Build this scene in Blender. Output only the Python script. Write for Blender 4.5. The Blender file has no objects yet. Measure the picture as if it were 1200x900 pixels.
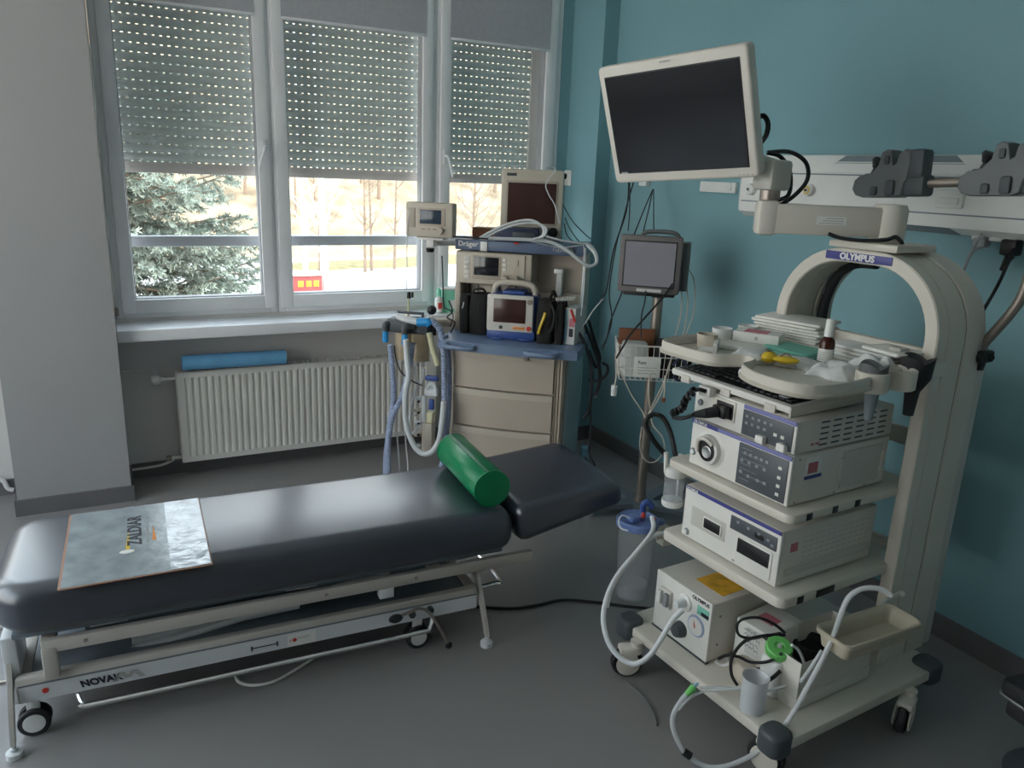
import bpy, math, random
from mathutils import Vector, Matrix
random.seed(7)
SC = bpy.context.scene
COL = SC.collection
R = math.radians

# ------------------------------------------------------------------ camera
cam_d = bpy.data.cameras.new('camera')
cam_d.sensor_width = 36.0
cam_d.lens = 27.173
cam_d.clip_start = 0.02
cam_d.clip_end = 500
cam = bpy.data.objects.new('camera', cam_d)
COL.objects.link(cam)
def cam_axes(pit=0.266077, rol=0.0399745, yaw=0.486107):
    fw = Vector((math.sin(yaw)*math.cos(pit), math.cos(yaw)*math.cos(pit), -math.sin(pit)))
    r = Vector((math.cos(yaw), -math.sin(yaw), 0))
    u = r.cross(fw)
    r2 = r*math.cos(rol) + u*math.sin(rol)
    u2 = -r*math.sin(rol) + u*math.cos(rol)
    return r2, u2, fw
_r, _u, _f = cam_axes()
cam.matrix_world = Matrix(((_r.x, _u.x, -_f.x, 0), (_r.y, _u.y, -_f.y, 0), (_r.z, _u.z, -_f.z, 1.62), (0, 0, 0, 1)))
SC.camera = cam

# ------------------------------------------------------------------ sky, sun, exposure
W = bpy.data.worlds.new('sky'); SC.world = W; W.use_nodes = True
_nt = W.node_tree; _nt.nodes.clear()
_o = _nt.nodes.new('ShaderNodeOutputWorld'); _b = _nt.nodes.new('ShaderNodeBackground')
_tc = _nt.nodes.new('ShaderNodeTexCoord'); _sx = _nt.nodes.new('ShaderNodeSeparateXYZ'); _rp = _nt.nodes.new('ShaderNodeValToRGB')
_rp.color_ramp.elements[0].position = 0.0; _rp.color_ramp.elements[0].color = (1.0, 0.965, 0.915, 1)
_rp.color_ramp.elements[1].position = 0.7; _rp.color_ramp.elements[1].color = (0.68, 0.84, 1.0, 1)
_nt.links.new(_tc.outputs['Generated'], _sx.inputs[0]); _nt.links.new(_sx.outputs['Z'], _rp.inputs[0])
_nt.links.new(_rp.outputs[0], _b.inputs[0]); _nt.links.new(_b.outputs[0], _o.inputs[0])
_b.inputs[1].default_value = 4.6
sun_d = bpy.data.lights.new('sun', 'SUN'); sun_d.energy = 3.0; sun_d.angle = R(0.6); sun_d.color = (1.0, 0.9, 0.74)
sun = bpy.data.objects.new('sun', sun_d); COL.objects.link(sun)
sun.rotation_euler = Vector((0.75, -0.40, 0.55)).to_track_quat('Z', 'Y').to_euler()
vs = SC.view_settings
SC.display_settings.display_device = 'sRGB'
vs.view_transform = 'Standard'; vs.look = 'None'; vs.exposure = 0.27; vs.gamma = 1.0; vs.use_curve_mapping = False
SC.cycles.max_bounces = 10; SC.cycles.transparent_max_bounces = 16; SC.cycles.diffuse_bounces = 6
SC.cycles.sample_clamp_indirect = 6.0

# ------------------------------------------------------------------ materials
MATS = {}
def mat(name, col, rough=0.5, metal=0.0, noise=0.0, nscale=8.0, bump=0.0, bscale=60.0, spec=0.5, trans=0.0, ior=1.45, coat=0.0, alpha=1.0, rvar=0.0):
    m = bpy.data.materials.new(name); m.use_nodes = True
    nt = m.node_tree; p = nt.nodes['Principled BSDF']
    p.inputs['Base Color'].default_value = (*col, 1); p.inputs['Roughness'].default_value = rough
    p.inputs['Metallic'].default_value = metal; p.inputs['Specular IOR Level'].default_value = spec
    p.inputs['Transmission Weight'].default_value = trans; p.inputs['IOR'].default_value = ior
    p.inputs['Coat Weight'].default_value = coat; p.inputs['Coat Roughness'].default_value = 0.22; p.inputs['Alpha'].default_value = alpha
    tc = nt.nodes.new('ShaderNodeTexCoord')
    n = nt.nodes.new('ShaderNodeTexNoise'); n.inputs['Scale'].default_value = nscale; n.inputs['Detail'].default_value = 5
    nt.links.new(tc.outputs['Object'], n.inputs['Vector'])
    amt = noise if noise > 0 else 0.03
    r = nt.nodes.new('ShaderNodeValToRGB')
    r.color_ramp.elements[0].position = 0.3; r.color_ramp.elements[1].position = 0.7
    r.color_ramp.elements[0].color = (*[c*(1-amt) for c in col], 1); r.color_ramp.elements[1].color = (*[min(1, c*(1+amt)) for c in col], 1)
    nt.links.new(n.outputs['Fac'], r.inputs[0]); nt.links.new(r.outputs[0], p.inputs['Base Color'])
    if rvar > 0:
        mr = nt.nodes.new('ShaderNodeMapRange'); mr.inputs[3].default_value = max(0.02, rough-rvar); mr.inputs[4].default_value = rough+rvar
        nt.links.new(n.outputs['Fac'], mr.inputs[0]); nt.links.new(mr.outputs[0], p.inputs['Roughness'])
    if bump > 0:
        n2 = nt.nodes.new('ShaderNodeTexNoise'); n2.inputs['Scale'].default_value = bscale; n2.inputs['Detail'].default_value = 4
        nt.links.new(tc.outputs['Object'], n2.inputs['Vector'])
        bp = nt.nodes.new('ShaderNodeBump'); bp.inputs['Strength'].default_value = bump; bp.inputs['Distance'].default_value = 0.01
        nt.links.new(n2.outputs['Fac'], bp.inputs['Height']); nt.links.new(bp.outputs[0], p.inputs['Normal'])
    MATS[name] = m
    return m
def glass(name, tint=(1, 1, 1), rough=0.0, base_gloss=0.04, ior=1.45, milk=0.0):
    """thin clear sheet: see-through mixed with a Fresnel mirror (and a little milky scatter)"""
    m = bpy.data.materials.new(name); m.use_nodes = True; nt = m.node_tree; nt.nodes.clear()
    o = nt.nodes.new('ShaderNodeOutputMaterial'); t = nt.nodes.new('ShaderNodeBsdfTransparent'); t.inputs[0].default_value = (*tint, 1)
    g = nt.nodes.new('ShaderNodeBsdfGlossy'); g.inputs['Roughness'].default_value = rough
    lw = nt.nodes.new('ShaderNodeLayerWeight'); lw.inputs['Blend'].default_value = 0.5
    pw = nt.nodes.new('ShaderNodeMath'); pw.operation = 'POWER'; pw.inputs[1].default_value = 4.0; nt.links.new(lw.outputs['Facing'], pw.inputs[0])
    f = nt.nodes.new('ShaderNodeMath'); f.operation = 'MULTIPLY_ADD'; f.inputs[1].default_value = 0.6; f.inputs[2].default_value = base_gloss; nt.links.new(pw.outputs[0], f.inputs[0])
    mx = nt.nodes.new('ShaderNodeMixShader'); nt.links.new(f.outputs[0], mx.inputs[0]); nt.links.new(g.outputs[0], mx.inputs[2])
    if milk > 0:
        d = nt.nodes.new('ShaderNodeBsdfDiffuse'); d.inputs[0].default_value = (0.8, 0.82, 0.84, 1)
        m2 = nt.nodes.new('ShaderNodeMixShader'); m2.inputs[0].default_value = milk
        nt.links.new(t.outputs[0], m2.inputs[1]); nt.links.new(d.outputs[0], m2.inputs[2]); nt.links.new(m2.outputs[0], mx.inputs[1])
    else:
        nt.links.new(t.outputs[0], mx.inputs[1])
    nt.links.new(mx.outputs[0], o.inputs[0]); MATS[name] = m
    return m

mat('wall_white', (0.80, 0.79, 0.77), 0.75)
mat('pier_grey', (0.36, 0.355, 0.355), 0.7, noise=0.04, nscale=1.5, bump=0.06, bscale=90)  # grey darkened to offset the strong side light on the pier
mat('wall_grey', (0.66, 0.645, 0.63), 0.7, noise=0.04, nscale=1.5, bump=0.06, bscale=90)  # grey lightened to make up for dim light below the window
mat('wall_teal', (0.20, 0.375, 0.42), 0.55, noise=0.05, nscale=1.2, bump=0.06, bscale=90)
mat('ceiling', (0.84, 0.84, 0.82), 0.8)
mat('floor', (0.262, 0.25, 0.248), 0.31, noise=0.05, nscale=1.6)
mat('skirting', (0.15, 0.145, 0.15), 0.45)
mat('pvc', (0.84, 0.84, 0.85), 0.35)
mat('sill', (0.78, 0.78, 0.80), 0.3)
mat('rail_grey', (0.42, 0.42, 0.44), 0.4)
mat('slat', (0.74, 0.77, 0.75), 0.55, noise=0.05)
mat('slat_bar', (0.74, 0.66, 0.63), 0.5)
mat('blind', (0.46, 0.46, 0.49), 0.8, noise=0.05, nscale=40)
mat('enamel', (0.74, 0.72, 0.68), 0.4)
mat('blue_roll', (0.16, 0.42, 0.68), 0.7, noise=0.08, nscale=12)
mat('vinyl', (0.032, 0.039, 0.058), 0.32, noise=0.15, nscale=3, bump=0.04, bscale=220, spec=0.9, rvar=0.05, coat=0.6)  # black vinyl; blue tint in the base stands for the sky's reflection
mat('bed_paint', (0.50, 0.47, 0.43), 0.4)
mat('bed_panel', (0.16, 0.19, 0.22), 0.45)
mat('bed_light', (0.66, 0.68, 0.70), 0.35)
mat('chrome', (0.75, 0.75, 0.76), 0.16, metal=1.0)
mat('steel', (0.55, 0.55, 0.55), 0.35, metal=1.0)
mat('monitor_grey', (0.17, 0.155, 0.155), 0.5)
mat('dark_steel', (0.33, 0.285, 0.25), 0.4, metal=0.7)
mat('black', (0.012, 0.012, 0.014), 0.45)
mat('rubber', (0.025, 0.026, 0.030), 0.6)
mat('dark_grey', (0.07, 0.08, 0.09), 0.5)
mat('mid_grey', (0.14, 0.15, 0.155), 0.5)
mat('white', (0.80, 0.80, 0.78), 0.4)
mat('paper', (0.80, 0.79, 0.75), 0.8, noise=0.05, nscale=30)
mat('trolley', (0.655, 0.615, 0.545), 0.42, noise=0.04, nscale=4)
mat('trolley_dk', (0.56, 0.545, 0.50), 0.45)
mat('unit', (0.68, 0.645, 0.59), 0.42)
mat('unit_front', (0.75, 0.735, 0.70), 0.4)
mat('unit_panel', (0.085, 0.095, 0.11), 0.4)
mat('key_grey', (0.28, 0.30, 0.32), 0.5)
mat('brand_blue', (0.055, 0.06, 0.26), 0.4)
mat('strip_blue', (0.20, 0.21, 0.46), 0.4)
mat('monitor_white', (0.72, 0.675, 0.61), 0.4)
mat('screen', (0.012, 0.012, 0.016), 0.12, spec=0.7)
mat('screen_maroon', (0.062, 0.026, 0.022), 0.2, spec=0.6)
mat('screen_blue', (0.035, 0.055, 0.085), 0.15, spec=0.6)
mat('screen_grey', (0.30, 0.29, 0.33), 0.18, spec=0.7)
mat('beige', (0.53, 0.455, 0.375), 0.45, noise=0.04, nscale=3)
mat('beige_dk', (0.47, 0.41, 0.34), 0.5)
mat('cart_side', (0.42, 0.50, 0.53), 0.4)
mat('worktop', (0.17, 0.235, 0.36), 0.35)
mat('bar_blue', (0.105, 0.145, 0.235), 0.4)
mat('navy', (0.03, 0.04, 0.085), 0.45)
mat('royal', (0.045, 0.09, 0.30), 0.4)
mat('cuff_blue', (0.03, 0.32, 0.72), 0.4)
mat('hose_blue', (0.36, 0.42, 0.58), 0.45)
mat('hose_white', (0.72, 0.74, 0.76), 0.4)
mat('hose_yellow', (0.70, 0.66, 0.44), 0.45)
mat('canister_tan', (0.50, 0.40, 0.27), 0.5, noise=0.12, nscale=30)
mat('green_vinyl', (0.0, 0.20, 0.075), 0.32, noise=0.08, nscale=4, spec=0.5)
mat('seam_green', (0.0, 0.10, 0.04), 0.4)
mat('green_bright', (0.16, 0.55, 0.14), 0.45)
mat('green_cloth', (0.18, 0.48, 0.38), 0.85, noise=0.08, nscale=20)
mat('mint', (0.22, 0.62, 0.45), 0.6)
mat('amber', (0.055, 0.014, 0.008), 0.2)
mat('yellow', (0.75, 0.52, 0.03), 0.35)
mat('yellow_tape', (0.72, 0.40, 0.03), 0.4, noise=0.35, nscale=25)
mat('red', (0.60, 0.05, 0.04), 0.45)
mat('pink', (0.55, 0.18, 0.22), 0.6)
mat('orange', (0.80, 0.28, 0.05), 0.5)
mat('brown', (0.22, 0.085, 0.04), 0.7)
mat('fabric_black', (0.016, 0.015, 0.015), 0.85, bump=0.3, bscale=120)
mat('ink', (0.015, 0.016, 0.03), 0.5)
mat('ink_grey', (0.45, 0.45, 0.44), 0.5)
mat('cloth_white', (0.78, 0.79, 0.78), 0.85, noise=0.04, nscale=25)
mat('cream', (0.60, 0.535, 0.445), 0.45)
mat('light_blue', (0.30, 0.55, 0.68), 0.5)
mat('lid_blue', (0.16, 0.24, 0.50), 0.35)
mat('card', (0.62, 0.62, 0.60), 0.7)
mat('sheet_grey', (0.30, 0.345, 0.37), 0.22, noise=0.22, nscale=14, bump=0.12, bscale=30, spec=0.7)
mat('sheet_shiny', (0.50, 0.545, 0.60), 0.12, noise=0.30, nscale=16, bump=0.3, bscale=22, spec=0.9)
mat('sheet_edge', (0.38, 0.20, 0.13), 0.4)
mat('gas_yellow', (0.65, 0.50, 0.15), 0.5)
mat('strip_grey', (0.21, 0.25, 0.28), 0.5)
mat('tray_tan', (0.50, 0.45, 0.35), 0.4)
glass('window_glass', (0.97, 0.985, 0.98))
glass('clear_plastic', (0.96, 0.97, 0.98), rough=0.05, milk=0.16)
glass('frosted', (0.95, 0.96, 0.97), rough=0.3, milk=0.55)
glass('tube_clear', (0.90, 0.92, 0.92), rough=0.12, milk=0.55)
mat('spruce', (0.27, 0.32, 0.275), 0.7, noise=0.35, nscale=2.5)
mat('bark', (0.20, 0.15, 0.11), 0.9, noise=0.3, nscale=10)
mat('birch', (0.62, 0.60, 0.57), 0.8, noise=0.15, nscale=6)
mat('pale_bark', (0.25, 0.18, 0.13), 0.9, noise=0.3, nscale=8)
mat('hill', (0.36, 0.262, 0.165), 0.95, noise=0.45, nscale=0.55)
mat('gravel', (0.50, 0.48, 0.45), 0.95, noise=0.08, nscale=0.4)
mat('dry_grass', (0.24, 0.20, 0.10), 0.95, noise=0.2, nscale=2)
mat('kiosk_red', (0.30, 0.055, 0.05), 0.5)

# ------------------------------------------------------------------ mesh helpers
class MB:
    def __init__(s, M=None): s.v = []; s.f = []; s.M = M or Matrix.Identity(4)
    def add(s, vs, fs, M=None):
        T = s.M @ M if M is not None else s.M
        o = len(s.v); s.v += [tuple(T @ Vector(p)) for p in vs]; s.f += [tuple(i+o for i in f) for f in fs]
        return s
    def box(s, x0, x1, y0, y1, z0, z1, M=None):
        v = [(x0,y0,z0),(x1,y0,z0),(x1,y1,z0),(x0,y1,z0),(x0,y0,z1),(x1,y0,z1),(x1,y1,z1),(x0,y1,z1)]
        return s.add(v, [(0,3,2,1),(4,5,6,7),(0,1,5,4),(1,2,6,5),(2,3,7,6),(3,0,4,7)], M)
    def slab(s, x0, x1, y0, y1, z0, z1, rc=0.02, re=0.005, n=4, m=2, M=None, rcs=None):
        re = min(re, (z1-z0)/2-1e-5); rings = []
        prof = [(re*(1-math.sin(a)), z0+re*(1-math.cos(a))) for a in [k/m*math.pi/2 for k in range(m+1)]]
        prof += [(i, z1-(z-z0)) for i, z in reversed(prof)]
        rcs = rcs or (rc,)*4
        for ins, z in prof:
            ring = []
            for (cx, cy, a0), r0 in zip(((x1, y1, 0), (x0, y1, 90), (x0, y0, 180), (x1, y0, 270)), rcs):
                r = max(r0-ins, 1e-4); sx = -1 if cx == x1 else 1; sy = -1 if cy == y1 else 1
                ccx = cx+sx*(ins+r); ccy = cy+sy*(ins+r)
                for k in range(n+1):
                    a = R(a0+90*k/n); ring.append((ccx+r*math.cos(a), ccy+r*math.sin(a), z))
            rings.append(ring)
        N = len(rings[0]); v = [p for r in rings for p in r]; f = []
        for i in range(len(rings)-1):
            for j in range(N): f.append((i*N+j, i*N+(j+1) % N, (i+1)*N+(j+1) % N, (i+1)*N+j))
        f.append(tuple(reversed(range(N)))); f.append(tuple((len(rings)-1)*N+j for j in range(N)))
        return s.add(v, f, M)
    def rbox(s, x0, x1, y0, y1, z0, z1, b=0.006, M=None):
        b = min(b, (x1-x0)/2.1, (y1-y0)/2.1, (z1-z0)/2.1)
        return s.slab(x0, x1, y0, y1, z0, z1, b, b, 2, 2, M)
    def loft(s, rings, cap=True, M=None, closed=True):
        N = len(rings[0]); v = [p for r in rings for p in r]; f = []
        for i in range(len(rings)-1):
            for j in range(N if closed else N-1): f.append((i*N+j, i*N+(j+1) % N, (i+1)*N+(j+1) % N, (i+1)*N+j))
        if cap: f.append(tuple(reversed(range(N)))); f.append(tuple((len(rings)-1)*N+j for j in range(N)))
        return s.add(v, f, M)
    def tube(s, pts, r=0.004, seg=8, smooth=6, cap=True, M=None, corr=0.0, step=0.0):
        P = [Vector(p) for p in pts]
        if smooth and len(P) > 2: P = catmull(P, smooth)
        if step: P = resample(P, step)
        rings = []; up = None
        for i, p in enumerate(P):
            t = (P[min(i+1, len(P)-1)]-P[max(i-1, 0)])
            t = t.normalized() if t.length > 1e-9 else Vector((0, 0, 1))
            if up is None: up = t.orthogonal().normalized()
            up = (up-t*up.dot(t)); up = up.normalized() if up.length > 1e-6 else t.orthogonal().normalized()
            b = t.cross(up); rr = r[i] if isinstance(r, list) else r*(1+(corr if i % 2 else -corr))
            rings.append([tuple(p+(up*math.cos(2*math.pi*k/seg)+b*math.sin(2*math.pi*k/seg))*rr) for k in range(seg)])
        return s.loft(rings, cap, M)
    def cyl(s, p0, p1, r0, r1=None, seg=16, M=None):
        return s.tube([p0, p1], [r0, r0 if r1 is None else r1], seg, 0, True, M)
    def lathe(s, prof, seg=24, origin=(0, 0, 0), axis='z', M=None, cap=True):
        rings = []
        for r, h in prof:
            ring = []
            for k in range(seg):
                a = 2*math.pi*k/seg; c, q = r*math.cos(a), r*math.sin(a)
                p = (c, q, h) if axis == 'z' else ((h, c, q) if axis == 'x' else (q, h, c))
                ring.append((p[0]+origin[0], p[1]+origin[1], p[2]+origin[2]))
            rings.append(ring)
        return s.loft(rings, cap, M)
    def prism(s, outline, h0, h1, axis='z', M=None):
        """outline (a,b) ccw; extruded along axis: z->(a,b,h) x->(h,a,b) y->(b? a,h,b)"""
        def mk(a, b, h): return (a, b, h) if axis == 'z' else ((h, a, b) if axis == 'x' else (b, h, a))
        N = len(outline)
        v = [mk(a, b, h0) for a, b in outline]+[mk(a, b, h1) for a, b in outline]
        f = [(j, (j+1) % N, (j+1) % N+N, j+N) for j in range(N)]+[tuple(reversed(range(N))), tuple(range(N, 2*N))]
        return s.add(v, f, M)
    def ball(s, c, r, seg=12, sc=(1, 1, 1), M=None):
        n = seg//2
        prof = [(max(1e-4, r*math.sin(math.pi*i/n)), -r*math.cos(math.pi*i/n)) for i in range(n+1)]
        rings = [[(c[0]+q*math.cos(2*math.pi*k/seg)*sc[0], c[1]+q*math.sin(2*math.pi*k/seg)*sc[1], c[2]+h*sc[2]) for k in range(seg)] for q, h in prof]
        return s.loft(rings, True, M)
    def build(s, name, m, parent=None, loc=None, smooth=True, ang=38):
        me = bpy.data.meshes.new(name); me.from_pydata(s.v, [], s.f); me.validate()
        me.materials.append(MATS[m] if isinstance(m, str) else m)
        if smooth:
            me.shade_smooth(); me.set_sharp_from_angle(angle=R(ang))
        o = bpy.data.objects.new(name, me); COL.objects.link(o)
        if parent is not None: o.parent = parent
        if loc: o.location = loc
        return o
def catmull(P, n):
    out = []
    for i in range(len(P)-1):
        a = P[max(i-1, 0)]; b = P[i]; c = P[i+1]; d = P[min(i+2, len(P)-1)]
        for k in range(n):
            t = k/n
            out.append(0.5*((2*b)+(c-a)*t+(2*a-5*b+4*c-d)*t*t+(3*b-a-3*c+d)*t*t*t))
    out.append(P[-1]); return out
def resample(P, step):
    out = [P[0]]; acc = 0
    for a, b in zip(P, P[1:]):
        L = (b-a).length; pos = step-acc
        while pos <= L:
            out.append(a.lerp(b, pos/L)); pos += step
        acc = (acc+L) % step
    return out
def rotz(a, c=(0, 0, 0)): return Matrix.Translation(c) @ Matrix.Rotation(a, 4, 'Z')
def thing(name, label, cat, loc=(0, 0, 0), rz=0.0, group=None, rot=None):
    o = bpy.data.objects.new(name, None); COL.objects.link(o); o.empty_display_size = 0.05
    o.location = loc; o.rotation_euler = rot or (0, 0, rz); o['label'] = label; o['category'] = cat
    if group: o['group'] = group
    return o
def tag(o, label, cat, group=None):
    o['label'] = label; o['category'] = cat
    if group: o['group'] = group
    return o
def struct(o): o['kind'] = 'structure'; return o
def lab(o, s): o['label'] = s; return o
def text(s, size, loc, right, up, m, parent=None, name='lettering', align='LEFT', sx=1.0, shear=0.0, ext=0.0004, bold=0.0):
    c = bpy.data.curves.new('tmp', 'FONT'); c.body = s; c.size = size; c.extrude = ext; c.align_x = align; c.align_y = 'CENTER'; c.shear = shear; c.offset = bold; c.resolution_u = 3
    t = bpy.data.objects.new('tmp', c); COL.objects.link(t)
    me = bpy.data.meshes.new_from_object(t); bpy.data.objects.remove(t)
    me.materials.clear(); me.materials.append(MATS[m]); me.name = name
    o = bpy.data.objects.new(name, me); COL.objects.link(o)
    r = Vector(right).normalized(); u = Vector(up).normalized(); n = r.cross(u)
    o.matrix_local = Matrix(((r.x*sx, u.x, n.x, loc[0]), (r.y*sx, u.y, n.y, loc[1]), (r.z*sx, u.z, n.z, loc[2]), (0, 0, 0, 1)))
    if parent is not None: o.parent = parent
    return o
def copy_tree(o, parent=None):
    c = o.copy(); COL.objects.link(c)
    if parent is not None: c.parent = parent
    for ch in list(o.children): copy_tree(ch, c)
    return c
def cable(key, r, m, label, name='cable', cat='cable', group=None, corr=0, step=0, seg=6, sm=6):
    return tag(MB().tube(CB[key], r, seg, sm, corr=corr, step=step).build(name, m), label, cat, group)
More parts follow.
